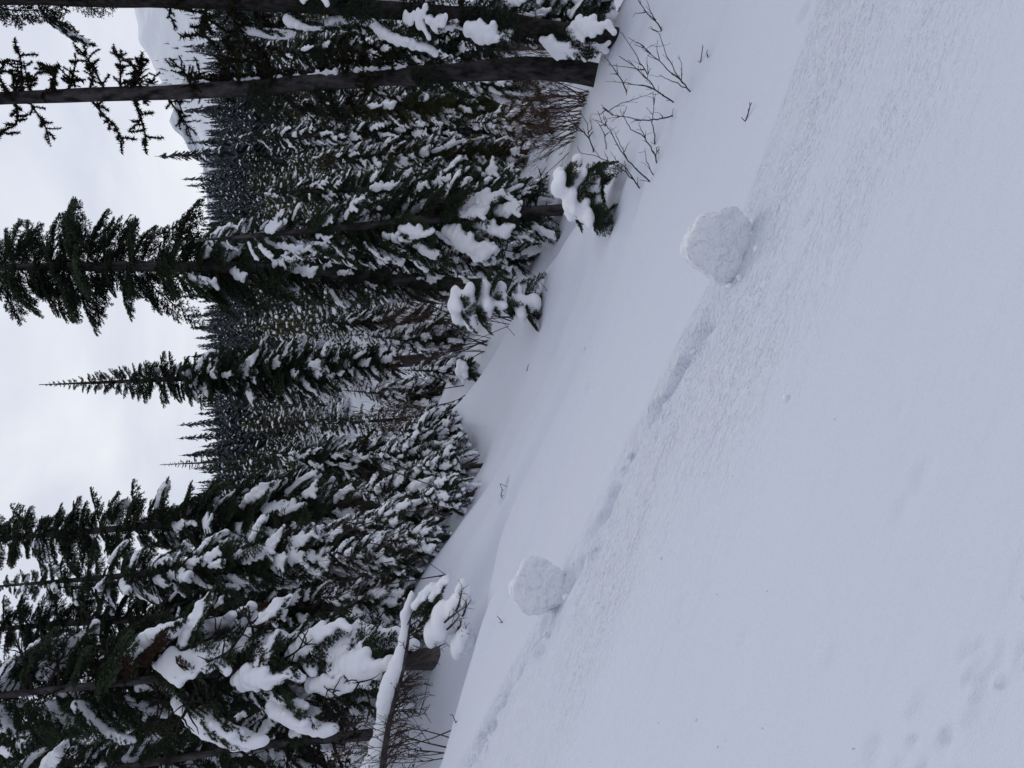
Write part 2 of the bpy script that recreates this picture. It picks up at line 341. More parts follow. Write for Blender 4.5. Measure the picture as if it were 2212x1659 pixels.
# ------------------------------------------------------------------ bough prototypes (length 1 along +X)
def axis_z(t, droop, lift): return lift * t - droop * t ** 2.0
def make_bough(name, droop, lift, width, mats, density=1.0, seed=0, hang=0.25, blade=(0.042, 0.019), step=0.017):
    rn = random.Random(seed); mb = MB()
    ax = [Vector((t, 0.03 * math.sin(6 * t + seed), axis_z(t, droop, lift))) for t in np.linspace(0, 1, 9)]
    mb.tube(ax, [0.014 * (1 - 0.85 * k / 8) for k in range(9)], 5, 1)
    V, Fc = [], []
    def axp(t):
        k = min(7, int(t * 8)); f = t * 8 - k; return ax[k].lerp(ax[k + 1], f)
    def spray(p, d, L):
        n = max(3, int(L / step)); side = d.cross(Vector((0, 0, 1))); side = side.normalized() if side.length > 1e-3 else Vector((0, 1, 0)); up = side.cross(d)
        for k in range(n):
            f = (k + rn.random()) / n; c = p + d * (f * L) - Vector((0, 0, hang * 0.5 * f * f * L))
            ln = blade[0] * (1.15 - 0.5 * f) * rn.uniform(0.7, 1.25)
            for q in range(3):
                an = rn.uniform(-0.35, math.pi + 0.35) if q < 2 else rn.uniform(-math.pi, math.pi)
                o = side * math.cos(an) + up * (0.75 * math.sin(an)); tip = c + (o * 0.75 + d * 0.75) * ln
                w = (d.cross(o)).normalized() * (blade[1] * 0.5) if rn.random() < 0.5 else o.cross(up + d * 0.3).normalized() * (blade[1] * 0.5)
                i = len(V); V.extend([c - w, c + w, tip]); Fc.append((i, i + 1, i + 2))
    nb = int(17 * density)
    for k in range(nb):
        t = 0.10 + 0.9 * (k + 0.5 * rn.random()) / nb; p = axp(t)
        for sgn in (-1, 1):
            L = width * (0.35 + 0.65 * min(1, t / 0.28)) * (1 - t) ** 0.62 * rn.uniform(0.65, 1.15) + 0.03
            if rn.random() < 0.06: continue
            a = R(rn.uniform(38, 66)); d = Vector((math.cos(a), sgn * math.sin(a), rn.uniform(-0.28, 0.06) - droop * 0.5 * t)).normalized()
            spray(p, d, L)
            ns = int(L / 0.075)
            for s in range(ns):
                f = 0.2 + 0.75 * (s + rn.random() * 0.6) / max(1, ns); pp = p + d * (f * L) - Vector((0, 0, hang * 0.5 * f * f * L))
                for s2 in (-1, 1):
                    if rn.random() < 0.2: continue
                    l2 = L * 0.42 * (1.05 - f) + 0.03; ang = math.atan2(d.y, d.x) + s2 * R(rn.uniform(35, 60))
                    spray(pp, Vector((math.cos(ang), math.sin(ang), rn.uniform(-0.35, 0.0) + d.z)).normalized(), l2 * rn.uniform(0.7, 1.2))
        spray(p, Vector((0.8, 0, 0.35 - droop * t)).normalized(), 0.06)
    spray(axp(0.9), (ax[8] - ax[7]).normalized(), 0.14)
    b = len(mb.V); mb.V += V; mb.F += [tuple(b + i for i in f) for f in Fc]; mb.M += [0] * len(Fc)
    return mb.mesh(name, mats, False)
def make_pad(name, droop, lift, width, seed, cover=(0.25, 0.97), fat=1.0, gap=0.0):
    rn = random.Random(seed); ell = []
    n = 9
    for k in range(n):
        t = cover[0] + (cover[1] - cover[0]) * k / (n - 1)
        if rn.random() < gap: continue
        w = width * rn.uniform(0.75, 1.3) * (0.28 + 0.25 * math.sin(math.pi * min(1, (t - cover[0]) / (cover[1] - cover[0]) * 0.9 + 0.12))) * rn.uniform(0.75, 1.2)
        z = axis_z(t, droop, lift)
        ell.append((Vector((t, rn.uniform(-0.03, 0.03), z + 0.032 * fat)), (0.085, w * 0.42 * fat ** 0.4, 0.050 * fat * rn.uniform(0.85, 1.2)), 0))
        for sgn in (-1, 1):           # fingers out along the side sprays
            if rn.random() < 0.45: continue
            a = R(rn.uniform(35, 60)) * sgn; L = w * rn.uniform(0.5, 0.95)
            for f in ((0.4, 0.75) if rn.random() < 0.5 else (0.4, 0.75, 1.1)):
                ell.append((Vector((t + math.cos(a) * L * f, math.sin(a) * L * f, z + 0.020 * fat - droop * 0.25 * t * f * L - 0.06 * f * f * L - 0.02 * f)), (0.078 * (1.15 - 0.35 * f), 0.050 * fat ** 0.5, 0.040 * fat * (1.2 - 0.4 * f)), a))
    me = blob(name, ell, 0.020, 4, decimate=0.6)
    co = np.empty(len(me.vertices) * 3, np.float32); me.vertices.foreach_get('co', co); co = co.reshape(-1, 3); nn = np.array([tuple(v.normal) for v in me.vertices])
    co = co + nn * (0.022 * fbm(co[:, 0] * 11 + seed * 3.1, co[:, 1] * 11 + co[:, 2] * 6, 2))[:, None]
    me.vertices.foreach_set('co', co.astype(np.float32).ravel()); me.update()
    return me
BO = {}
SPEC = {'flat': (0.18, 0.10, 0.50), 'arch': (0.42, 0.16, 0.54), 'droop': (0.62, 0.05, 0.48), 'up': (0.05, 0.22, 0.48)}
for i, (k, (dr, li, wd)) in enumerate(SPEC.items()):
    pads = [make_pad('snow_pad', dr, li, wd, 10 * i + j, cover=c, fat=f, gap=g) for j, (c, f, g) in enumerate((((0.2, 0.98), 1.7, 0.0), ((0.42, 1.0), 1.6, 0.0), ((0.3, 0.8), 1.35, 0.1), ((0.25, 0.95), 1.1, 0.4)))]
    me = [make_bough('bough_' + k, dr, li, wd, [M_needle, M_bark_dark], seed=31 * i + j) for j in range(2)]
    BO[k] = (me, pads)
def retint(me, m):
    c = me.copy(); c.materials[0] = m; return c
BO_OL = {k: ([retint(m, M_needle_olive) for m in v[0]], v[1]) for k, v in BO.items()}
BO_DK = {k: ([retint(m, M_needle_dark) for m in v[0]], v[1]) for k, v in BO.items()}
RED = retint(BO['arch'][0][0], M_red)

def crooked(rn, L, n, wob, start=(0, 0, 0), d=(1, 0, 0), grav=0.0):
    p = Vector(start); d = Vector(d).normalized(); out = [p.copy()]
    for k in range(n):
        d = (d + Vector((rn.gauss(0, wob), rn.gauss(0, wob), rn.gauss(0, wob) + grav))).normalized(); p = p + d * (L / n); out.append(p.copy())
    return out
def make_dead(name, seed, moss=True, n_side=9):
    """bare crooked limb of length 1 with stubby side twigs, hung with dark moss"""
    rn = random.Random(seed); mb = MB(); ax = crooked(rn, 1, 9, 0.16)
    mb.tube(ax, [0.028 * (1 - 0.8 * k / 9) for k in range(10)], 5, 0)
    tw = [ax]
    for k in range(n_side):
        i = rn.randrange(1, 9); an = rn.uniform(0, 6.28)
        s = crooked(rn, rn.uniform(0.12, 0.42), 4, 0.25, ax[i], (rn.uniform(0.2, 0.9), math.cos(an), math.sin(an)))
        mb.tube(s, [0.013, 0.011, 0.009, 0.007, 0.004], 4, 0); tw.append(s)
    if moss:
        for s in tw:
            for i in range(len(s) - 1):
                for q in range(34):
                    c = s[i].lerp(s[i + 1], rn.random()); w = rn.uniform(0.008, 0.02)
                    o = Vector((rn.gauss(0, 1), rn.gauss(0, 1), rn.gauss(-0.6, 1))).normalized(); tip = c + o * rn.uniform(0.02, 0.10)
                    sd_ = o.orthogonal().normalized() * w; mb.tri(c - sd_, c + sd_, tip, 1)
    return mb.mesh(name, [M_bark_dark, M_moss], False)
DEAD_M = [make_dead('mossy_limb', s) for s in range(5)]
DEAD_T = [make_dead('dead_limb', 20 + s, False, 12) for s in range(4)]

# ------------------------------------------------------------------ conifers built from boughs
def trunk_mesh(pts, rad, n=12, m=M_bark, seed=0, lump=0.05):
    # resample
    P = [Vector(p) for p in pts]; s = [0]
    for a, b in zip(P, P[1:]): s.append(s[-1] + (b - a).length)
    N = max(6, int(s[-1] / 0.22)); tt = np.linspace(0, s[-1], N)
    xyz = [np.interp(tt, s, [p[i] for p in P]) for i in range(3)]
    for _ in range(3):
        for a in xyz: a[1:-1] = (a[:-2] + 2 * a[1:-1] + a[2:]) / 4
    rr = np.interp(tt, s, rad); V, Fc = [], []
    q = np.tile(2 * np.pi * np.arange(n) / n, N); ri = np.repeat(np.arange(N), n); f = 1 + lump * 2 * vnoise(np.sin(q) * 1.3 + 9 + seed * 7.3, tt[ri] * 1.5 + np.cos(q))
    V = np.column_stack([xyz[0][ri] + np.cos(q) * rr[ri] * f, xyz[1][ri] + np.sin(q) * rr[ri] * f, xyz[2][ri]])
    for i in range(N - 1):
        for k in range(n): Fc.append((i * n + k, i * n + (k + 1) % n, (i + 1) * n + (k + 1) % n, (i + 1) * n + k))
    Fc.append(tuple((N - 1) * n + k for k in range(n)))
    return np_mesh('trunk', V, Fc, [m]), tt, xyz, rr
def conifer(label, pts, d, rpx, prof, nb, name='fir_tree', snow=lambda ix: 0.5, kinds=None, tint=BO, droop=lambda ix: 25, side=None, dead=(0, 0, 0), bark=M_bark, seed=1, group=None, fat=1.0, jit=0.3, cat='tree', dead_set=None, deadlen=60, dead_side=None, ground=True, front=0.0, lump=0.05, extra=()):
    """pts: trunk path as photograph points bottom to top; rpx: trunk half width in px at each;
    prof: [(ix, bough length px)]; boughs sit between prof ends."""
    rn = random.Random(seed); k = d / F
    P = [at(a, b, d) for a, b in pts]; rad = [r * k for r in rpx]
    if ground:
        g = G(P[0].x, P[0].y)
        if g < P[0].z:
            q = P[0].copy(); q.z = g - 0.25; P.insert(0, q); rad.insert(0, rad[0] * 1.08)
        else: P[0].z = min(P[0].z, g - 0.15)
    base = P[0].copy(); root = bpy.data.objects.new(name, None); COL.objects.link(root); root.location = base; root.empty_display_size = 0.3
    tag(root, label, cat, group)
    me, tt, xyz, rr = trunk_mesh([p - base for p in P], rad, seed=seed, m=bark, lump=lump); link('trunk', me, root)
    ixs = np.array([p[0] for p in pts], float); zs_ = np.array([at(a, b, d).z for a, b in pts])
    o_ = np.argsort(ixs)
    px = np.array([p[0] for p in prof], float); pl = np.array([p[1] for p in prof], float)
    phi = rn.random() * 6.28
    def spot(ix):
        z = float(np.interp(ix, ixs[o_], zs_[o_])) - base.z
        return Vector((float(np.interp(z, xyz[2], xyz[0])), float(np.interp(z, xyz[2], xyz[1])), z)), float(np.interp(z, xyz[2], rr))
    nb = int(nb * 1.45)
    for b in range(nb):
        ix = px[0] + (px[-1] - px[0]) * (b + rn.random()) / nb
        L = float(np.interp(ix, px, pl)) * k * rn.uniform(1 - jit, 1.08)
        if L < 0.03: continue
        c, tr = spot(ix); phi += 2.399 + rn.uniform(-0.4, 0.4)
        ph = phi if side is None else side(phi, rn)
        if front and math.cos(ph + math.pi / 2) > 0.55 and rn.random() < front: continue      # the side towards the viewer is thin
        dr = droop(ix) + rn.uniform(-12, 12)
        kd = rn.choice(kinds(ix)) if kinds else rn.choice(['flat', 'arch', 'arch', 'droop'])
        mes, pads = tint[kd]; wf = rn.uniform(0.85, 1.25)
        bo = link('bough', rn.choice(mes), root, c + Vector((math.cos(ph), math.sin(ph), 0)) * tr * 0.5, (rn.uniform(-0.25, 0.25), R(dr), ph), (L, L * wf, L * rn.uniform(0.9, 1.15)))
        if rn.random() < snow(ix) * 0.95:
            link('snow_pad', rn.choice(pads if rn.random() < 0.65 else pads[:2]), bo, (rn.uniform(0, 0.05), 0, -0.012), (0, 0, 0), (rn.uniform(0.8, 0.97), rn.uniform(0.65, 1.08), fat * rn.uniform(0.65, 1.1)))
    for ix, ph, Lp, dr, kd, pi in extra:
        c, tr = spot(ix); L = Lp * k; mes, pads = tint[kd]
        bo = link('bough', mes[0], root, c + Vector((math.cos(ph), math.sin(ph), 0)) * tr * 0.5, (0, R(dr), ph), (L, L * 1.15, L))
        link('snow_pad', pads[pi], bo, (0, 0, 0.01), (0, 0, 0), (1, 1.1, fat * 1.05))
    n_d, d0, d1 = dead
    for b in range(n_d):
        ix = rn.uniform(d0, d1); c, tr = spot(ix); ph = rn.random() * 6.28 if dead_side is None else dead_side(rn)
        L = deadlen * k * rn.uniform(0.5, 1.2)
        link('dead_limb', rn.choice(dead_set or DEAD_T), root, c + Vector((math.cos(ph), math.sin(ph), 0)) * tr * 0.6, (rn.random() * 6, R(rn.uniform(-5, 35)), ph), L)
    return root
rside = lambda phi, rn: rn.uniform(-1.1, 1.1)               # towards the right
lside = lambda phi, rn: math.pi + rn.uniform(-1.1, 1.1)
const = lambda v: (lambda ix: v)
lin = lambda *p: (lambda ix: float(np.interp(ix, [q[0] for q in p], [q[1] for q in p])))

M_lichen = mat('lichen_bark', (0.012, 0.010, 0.011), 0.95, noise=((9, 9, 4), (0.075, 0.068, 0.07), 9), bump=[((22, 22, 7), 1.0, 0.05)], spec=0.15)
# right edge of the view
conifer('thick dark trunk at the right edge of the view hung with drooping mossy boughs', [(1325, 86), (1200, 72), (1044, 38), (700, 10), (300, 0), (-250, -8)], 12.0, [25, 22, 20, 18, 15, 12],
        [(-200, 170), (100, 150), (225, 140), (240, 0), (470, 0), (490, 150), (600, 160), (900, 140), (1230, 110)], 28, seed=11, snow=lin((0, 0.0), (400, 0.2), (800, 0.6), (1200, 1.0)), droop=lin((0, 42), (600, 45), (1200, 35)), tint=BO_DK, bark=M_bark_dark,
        kinds=lambda ix: ['droop', 'arch', 'arch'], dead=(22, -100, 1000), dead_set=DEAD_M, deadlen=130, fat=1.25, front=0.5, lump=0.12, extra=[(985, -2.5, 120, 35, 'arch', 1), (1080, -1.2, 110, 30, 'arch', 1), (1150, -2.7, 120, 32, 'droop', 2), (1225, -1.8, 100, 30, 'arch', 0), (860, -2.3, 120, 35, 'arch', 3), (640, -1.6, 130, 40, 'arch', 3)])
conifer('tall bare trunk with a strip of wind-blown snow down one side and crooked mossy limbs', [(1308, 166), (1250, 150), (1150, 146), (1044, 152), (700, 178), (376, 200), (0, 213), (-300, 226)], 13.0, [27, 24, 22, 20, 17, 16, 13, 10],
        [(470, 120), (600, 130), (800, 110), (1000, 90)], 14, seed=12, snow=lin((450, 0.15), (800, 0.5), (1000, 0.7)), droop=const(38), tint=BO_DK, kinds=lambda ix: ['droop', 'arch'],
        dead=(74, -150, 900), dead_set=DEAD_M, deadlen=95, dead_side=lambda rn: rn.choice([rn.uniform(-1.3, 1.3), rn.uniform(-0.8, 0.8), rn.uniform(-0.8, 0.8), rn.uniform(0, 6.28)]), name='snag_fir', front=0.95, lump=0.16, bark=M_lichen)
# the tall pair right of the middle
conifer('slim grey trunk whose lower boughs carry the fattest snow pads behind the buried shrub', [(1235, 452), (1100, 460), (980, 470), (760, 490), (560, 508), (420, 520)], 14.0, [13, 12, 10.5, 8, 5, 1.5],
        [(430, 20), (560, 70), (700, 105), (850, 130), (1000, 130), (1130, 100)], 84, seed=13, snow=lin((400, 0.5), (650, 0.65), (1100, 0.9)), droop=lin((430, 10), (700, 30), (1130, 36)), fat=1.2, dead=(24, 800, 1180), deadlen=90, front=0.6)
conifer('tallest dense fir right of the middle, its dark crown cutting the sky', [(1020, 622), (860, 602), (620, 580), (290, 575), (0, 577), (-330, 580)], 19.0, [20, 17, 14, 11, 7, 2],
        [(-320, 10), (-150, 80), (0, 122), (170, 140), (380, 145), (560, 115), (700, 95), (860, 80), (960, 60)], 150, seed=14, snow=lin((-300, 0.0), (300, 0.0), (430, 0.40), (800, 0.85)), droop=lin((-300, -10), (200, 12), (500, 28), (900, 34)), kinds=lambda ix: ['flat', 'up', 'flat', 'arch'] if ix < 300 else ['flat', 'arch', 'droop'], dead=(26, 600, 1000), deadlen=70, fat=1.1, front=0.1, jit=0.5)
# the lone spire in the middle
conifer('slender pointed fir standing alone against the sky in the middle', [(1015, 770), (880, 780), (700, 792), (400, 818), (200, 827), (84, 831)], 24.0, [15, 13, 10, 6, 3, 0.8],
        [(100, 5), (150, 12), (230, 28), (330, 52), (430, 70), (560, 84), (650, 82), (720, 60), (850, 50)], 190, seed=15, snow=lin((100, 0.0), (330, 0.12), (440, 0.5), (700, 0.7)), droop=lin((100, -25), (300, -5), (450, 15), (700, 30)), kinds=lambda ix: ['up', 'flat'] if ix < 350 else ['flat', 'arch', 'up'], dead=(20, 700, 960), deadlen=50)
conifer('small dark pointed fir rising above the far ridge left of the middle', [(760, 985), (500, 997), (345, 1004)], 62.0, [6, 3, 0.6], [(350, 3), (390, 10), (440, 16), (520, 24), (640, 34)], 70, seed=16, snow=const(0.25), droop=lin((350, -15), (600, 20)), kinds=lambda ix: ['up', 'flat'])
# the left group
conifer('tall feathery fir with open crown just left of the sky gap', [(840, 1090), (690, 1105), (410, 1128), (0, 1165), (-240, 1186)], 16.0, [14, 12, 9, 5, 1],
        [(-230, 8), (-60, 55), (60, 78), (200, 84), (380, 95), (520, 120), (640, 115), (760, 90)], 130, seed=17, snow=lin((-200, 0.0), (250, 0.12), (420, 0.6), (760, 0.9)), droop=lin((-200, -15), (250, 10), (600, 34)), kinds=lambda ix: ['up', 'flat', 'flat', 'arch'] if ix < 300 else ['arch', 'droop', 'flat'], dead=(16, 620, 800), fat=1.2)
conifer('narrow topped fir with rounded snow cushions on its middle boughs', [(860, 1174), (600, 1202), (445, 1228), (200, 1250), (-70, 1272)], 13.0, [16, 12, 9, 6, 1],
        [(-60, 8), (40, 32), (150, 58), (300, 80), (450, 95), (600, 100), (740, 80)], 110, seed=18, snow=lin((0, 0.05), (150, 0.2), (300, 0.7), (700, 0.85)), droop=lin((-50, -10), (250, 14), (600, 32)), kinds=lambda ix: ['up', 'flat', 'arch'] if ix < 250 else ['arch', 'flat', 'droop'], dead=(30, 560, 840), deadlen=90, fat=1.3)
conifer('dark bushy fir behind the snow-cushioned tree, top out of view', [(880, 1300), (500, 1325), (171, 1345), (0, 1358), (-260, 1380)], 17.5, [12, 9, 7, 5, 1],
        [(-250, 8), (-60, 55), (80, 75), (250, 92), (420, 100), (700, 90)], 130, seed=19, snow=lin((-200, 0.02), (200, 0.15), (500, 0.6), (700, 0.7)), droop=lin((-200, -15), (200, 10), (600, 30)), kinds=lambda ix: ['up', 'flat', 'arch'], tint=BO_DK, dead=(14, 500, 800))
conifer('nearest fir on the left, pale trunk behind the fallen log and heavy snow pads', [(962, 1420), (900, 1424), (840, 1432), (600, 1446), (410, 1454), (294, 1471), (0, 1502), (-330, 1535)], 10.4, [27, 22, 18, 13, 10.5, 9, 7, 2],
        [(-300, 40), (-60, 130), (150, 170), (350, 185), (550, 190), (700, 175), (800, 120)], 92, seed=20, snow=lin((-200, 0.15), (150, 0.4), (350, 0.75), (800, 0.95)), droop=lin((-200, 5), (200, 26), (700, 40)), kinds=lambda ix: ['arch', 'droop', 'arch', 'flat'], dead=(60, 50, 820), deadlen=150, fat=1.35, front=0.6, extra=[(715, -1.3, 165, 38, 'arch', 0), (640, -0.6, 200, 42, 'droop', 0), (570, -2.5, 180, 30, 'arch', 1), (420, -2.6, 190, 28, 'arch', 1), (330, -0.9, 190, 34, 'droop', 2)])
conifer('thin dark leaning fir trunk at the left edge behind the log', [(790, 1588), (581, 1606), (308, 1651), (0, 1705), (-200, 1738)], 11.5, [12, 9, 7, 5, 1],
        [(-150, 60), (100, 120), (400, 140), (640, 120)], 44, seed=21, snow=lin((0, 0.3), (600, 0.8)), droop=const(30), dead=(40, 100, 780), deadlen=130, fat=1.2, front=0.7)
conifer('slender fir between the pale trunk and the left edge', [(780, 1520), (530, 1546), (200, 1590), (0, 1612), (-280, 1640)], 14.0, [11, 9, 7, 6, 1],
        [(-260, 20), (0, 100), (250, 130), (520, 130), (700, 100)], 90, seed=22, snow=lin((-100, 0.25), (300, 0.6), (700, 0.85)), droop=const(26), dead=(24, 400, 760), deadlen=90, fat=1.15)
red = None
for lab, pts, d, rp, pr, nb, sd_, ti in (
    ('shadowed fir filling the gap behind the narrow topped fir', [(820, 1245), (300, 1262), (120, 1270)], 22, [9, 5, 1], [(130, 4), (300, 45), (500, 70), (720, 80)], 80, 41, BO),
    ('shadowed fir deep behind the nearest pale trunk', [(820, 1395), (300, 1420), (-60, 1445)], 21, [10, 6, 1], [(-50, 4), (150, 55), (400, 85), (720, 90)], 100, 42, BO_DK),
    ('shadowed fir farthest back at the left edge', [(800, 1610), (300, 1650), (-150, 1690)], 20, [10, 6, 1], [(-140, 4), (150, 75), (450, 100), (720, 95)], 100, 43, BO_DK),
    ('short full fir in front of the far ridge just left of the middle', [(800, 1040), (560, 1050), (425, 1056)], 24, [7, 4, 0.7], [(430, 3), (500, 26), (600, 44), (760, 60)], 90, 44, BO),
    ('snowy fir leaning out over the alder thicket', [(880, 1000), (640, 985), (560, 978)], 18, [8, 5, 0.8], [(565, 4), (650, 40), (760, 70), (860, 80)], 70, 45, BO),
    ('fir standing tight behind the fat-padded slim trunk', [(1150, 400), (700, 412), (500, 420)], 19, [9, 5, 0.8], [(505, 4), (650, 40), (850, 75), (1080, 80)], 90, 46, BO),
    ('olive tinged snowy fir between the tall bare trunk and the slim trunk', [(1160, 330), (800, 338), (600, 342)], 22, [8, 5, 0.8], [(605, 4), (750, 40), (950, 60), (1120, 62)], 90, 47, BO_OL),
    ('olive tinged fir close beside the tall bare trunk', [(1150, 222), (800, 232), (520, 242)], 20, [10, 6, 0.8], [(525, 4), (700, 42), (900, 62), (1080, 60)], 100, 48, BO_OL),
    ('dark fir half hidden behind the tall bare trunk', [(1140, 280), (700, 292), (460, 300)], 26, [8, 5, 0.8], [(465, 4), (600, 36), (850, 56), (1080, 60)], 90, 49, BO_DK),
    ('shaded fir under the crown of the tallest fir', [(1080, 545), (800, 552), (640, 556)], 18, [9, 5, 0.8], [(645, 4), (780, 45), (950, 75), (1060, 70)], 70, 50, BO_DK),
    ('slight fir beside the broken grey snag', [(1000, 690), (800, 696), (640, 700)], 26, [6, 4, 0.6], [(645, 3), (760, 34), (880, 48), (960, 50)], 70, 51, BO),
    ('dark fir between the edge trunk and the bare trunk', [(1130, 100), (700, 110), (430, 116)], 24, [9, 6, 0.8], [(440, 4), (650, 45), (900, 66), (1080, 62)], 100, 52, BO_DK)):
    conifer(lab, pts, d, rp, pr, nb, seed=sd_, tint=ti, snow=lin((300, 0.4), (600, 0.6), (900, 0.85)), droop=lin((0, 0), (600, 20), (1000, 32)), dead=(10, 700, 900), deadlen=50, fat=1.1)

# dead reddened boughs hanging in the nearest left fir
# snow-loaded young firs of the thicket and along the lip
YOUNG = [('knee-high frosted fir in front of the alder thicket', 900, 1070, 985, 12.0, 60, 161), ('frosted seedling fir between the alder stems', 890, 1010, 985, 13.2, 55, 162), ('frosted seedling fir at the foot of the snow-cushioned tree', 830, 1165, 930, 11.9, 60, 163), ('frosted low fir nearest the spire gap', 880, 905, 1000, 16.5, 50, 164),
         ('snow-smothered young fir at the foot of the feathery fir', 760, 1060, 960, 13.5, 95, 61), ('young fir bowed under snow left in the alder thicket', 745, 1130, 900, 12.5, 85, 62),
         ('young fir half buried in the middle of the alder thicket', 800, 985, 965, 14.5, 85, 63), ('low snowy fir at the right end of the alder thicket', 850, 930, 985, 15.5, 70, 64),
         ('bushy young fir below the snow-cushioned tree', 700, 1200, 870, 12.0, 80, 65), ('young fir tucked between the two left trunks', 690, 1290, 880, 12.0, 90, 66),
         ('snowy young fir left of the spire trunk', 740, 850, 985, 21, 62, 67), ('snowy young fir right of the spire trunk', 760, 730, 1000, 21, 60, 68),
         ('small snowy fir below the grey snag', 870, 800, 1010, 18, 42, 69), ('young olive fir in front of the bare trunk', 1010, 260, 1170, 17, 60, 70),
         ('young fir behind the brown brush', 960, 180, 1150, 18, 65, 71), ('young snowy fir under the tallest fir', 880, 560, 1130, 15, 70, 72),
         ('young fir pressed against the right edge trunk', 1040, 40, 1290, 12.5, 110, 73), ('young fir at the left rim beyond the log', 720, 1640, 840, 13, 95, 74),
         ('young fir below the slender left fir', 700, 1500, 850, 12.5, 80, 75), ('snowy young fir behind the slim grey trunk', 900, 430, 1160, 16, 75, 76)]
for lab, tx, y, bx, d, w, sd_ in YOUNG:
    conifer(lab, [(bx, y), ((tx + bx) / 2, y + 3), (tx, y + random.uniform(-8, 8))], d, [5, 3.5, 0.8], [(tx + 4, 6), (tx + (bx - tx) * 0.3, w * 0.55), (tx + (bx - tx) * 0.65, w), (bx - 8, w * 0.85)], 44, name='young_fir', seed=sd_,
            snow=const(1.3), droop=lin((tx, 0), (bx, 38)), fat=1.75, tint=BO_OL if 'olive' in lab else BO, group='young firs weighed down by snow', jit=0.35)

# the two half buried shrubs on the lip
def buried(label, pts, d, seed, sz=1.0):
    rn = random.Random(seed); p0 = hit(*pts[0]); root = bpy.data.objects.new('buried_fir', None); COL.objects.link(root); root.location = p0; tag(root, label, 'shrub')
    P = [at(a, b, d) for a, b in pts]; kk = d / F * sz
    mb = MB(); mb.tube([Vector((0, 0, -0.2))] + [p - p0 for p in P[1:]], [0.03, 0.028] + [0.02] * (len(P) - 2), 6); link('trunk', mb.mesh('trunk', [M_bark]), root)
    ell = []
    for i, p in enumerate(P):
        for k in range(5 if i else 3):
            ph = rn.uniform(0, 6.28); L = rn.uniform(45, 80) * kk; c = p - p0
            bo = link('bough', rn.choice(BO[rn.choice(['flat', 'arch', 'droop'])][0]), root, c, (rn.uniform(-.3, .3), R(rn.uniform(0, 40)), ph), L)
            q = c + Vector((math.cos(ph), math.sin(ph), 0)) * L * rn.uniform(0.3, 0.6)
            ell.append((q + Vector((0, 0, 0.03)), (rn.uniform(14, 24) * kk, rn.uniform(11, 18) * kk, rn.uniform(9, 15) * kk), ph))
        ell.append((P[i] - p0 + Vector((0, 0, 0.05)), (24 * kk, 24 * kk, 18 * kk), 0))
    link('snow_cap', blob('snow_cap', ell, 5 * kk, 3), root)
buried('small fir almost buried in snow on the lip below the slim grey trunk', [(1300, 470), (1270, 460), (1240, 440), (1215, 405), (1255, 385), (1290, 400)], 9.6, 3)
buried('snow-smothered knot of fir shoots on the lip beneath the broken snag', [(1160, 655), (1130, 655), (1090, 650), (1055, 645), (1020, 655), (990, 660)], 12.0, 4)
buried('little round snow-capped fir seedling on the lip near the spire trunk', [(1008, 800), (1004, 800), (998, 802)], 16.0, 5, 0.6)

# snow strip on the bare trunk
def trunk_strip():
    ell = []; o = at(1044, 152, 13.0); kk = 13 / F
    for ix in np.arange(330, 880, 6.5):
        iy = np.interp(ix, [330, 376, 700, 880], [203, 200, 178, 166]); r = np.interp(ix, [330, 376, 700, 880], [17, 18, 18, 20])
        if vnoise(np.array([ix / 14]), np.array([2.0]))[0] < -0.12: continue
        p = at(ix, iy - r * 0.86, 13.0) - o + Vector((0, -0.05, 0)); w = (5 + 5 * random.random()) * kk * (0.6 + (ix > 700) * 0.5)
        ell.append((p, (w * random.uniform(.5, 1.3), w * 1.5, random.uniform(3, 8) * kk), 0))
        if random.random() < .2: ell.append((p + Vector((w, 0, -.02)), (w * 2.2, w * .5, w * .5), 0))
    return blob('snow_strip', ell, 2.6 * kk, 2), o
sm, so = trunk_strip()
par = [o for o in COL.objects if o.name.startswith('snag_fir')][0]
link('snow_strip', sm, par, so - par.location)['kind'] = 'stuff'

# broken grey snag behind the tallest fir
def snag():
    d = 20.0; P = [at(a, b, d) for a, b in ((985, 640), (930, 636), (885, 630), (868, 627))]
    g = G(P[0].x, P[0].y); b0 = P[0].copy(); b0.z = min(g, P[0].z) - 0.2
    root = bpy.data.objects.new('broken_snag', None); COL.objects.link(root); root.location = b0
    tag(root, 'broken grey barkless snag with snow on its splintered top', 'dead tree')
    me, tt, xyz, rr = trunk_mesh([p - b0 for p in [b0] + P], [0.30, 0.27, 0.25, 0.23, 0.20], 12, M_wood, 5, 0.1); link('trunk', me, root)
    mb = MB(); c = P[-1] - b0
    for k in range(9):
        a = k * 0.7; q = c + Vector((math.cos(a) * 0.16, math.sin(a) * 0.16, -0.05)); mb.tube([q, q + Vector((0, 0, random.uniform(0.1, 0.45)))], [0.05, 0.008], 5)
    link('splinters', mb.mesh('splinters', [M_wood]), root)
    link('snow_cap', blob('snow_cap', [(c + Vector((0.0, -0.05, 0.02)), (0.2, 0.2, 0.08), 0), (c + Vector((0.12, -0.12, -0.05)), (0.1, 0.12, 0.07), 0), (c + Vector((0.18, -0.1, -0.5)), (0.07, 0.12, 0.25), 0)], 0.03, 3), root)
snag()

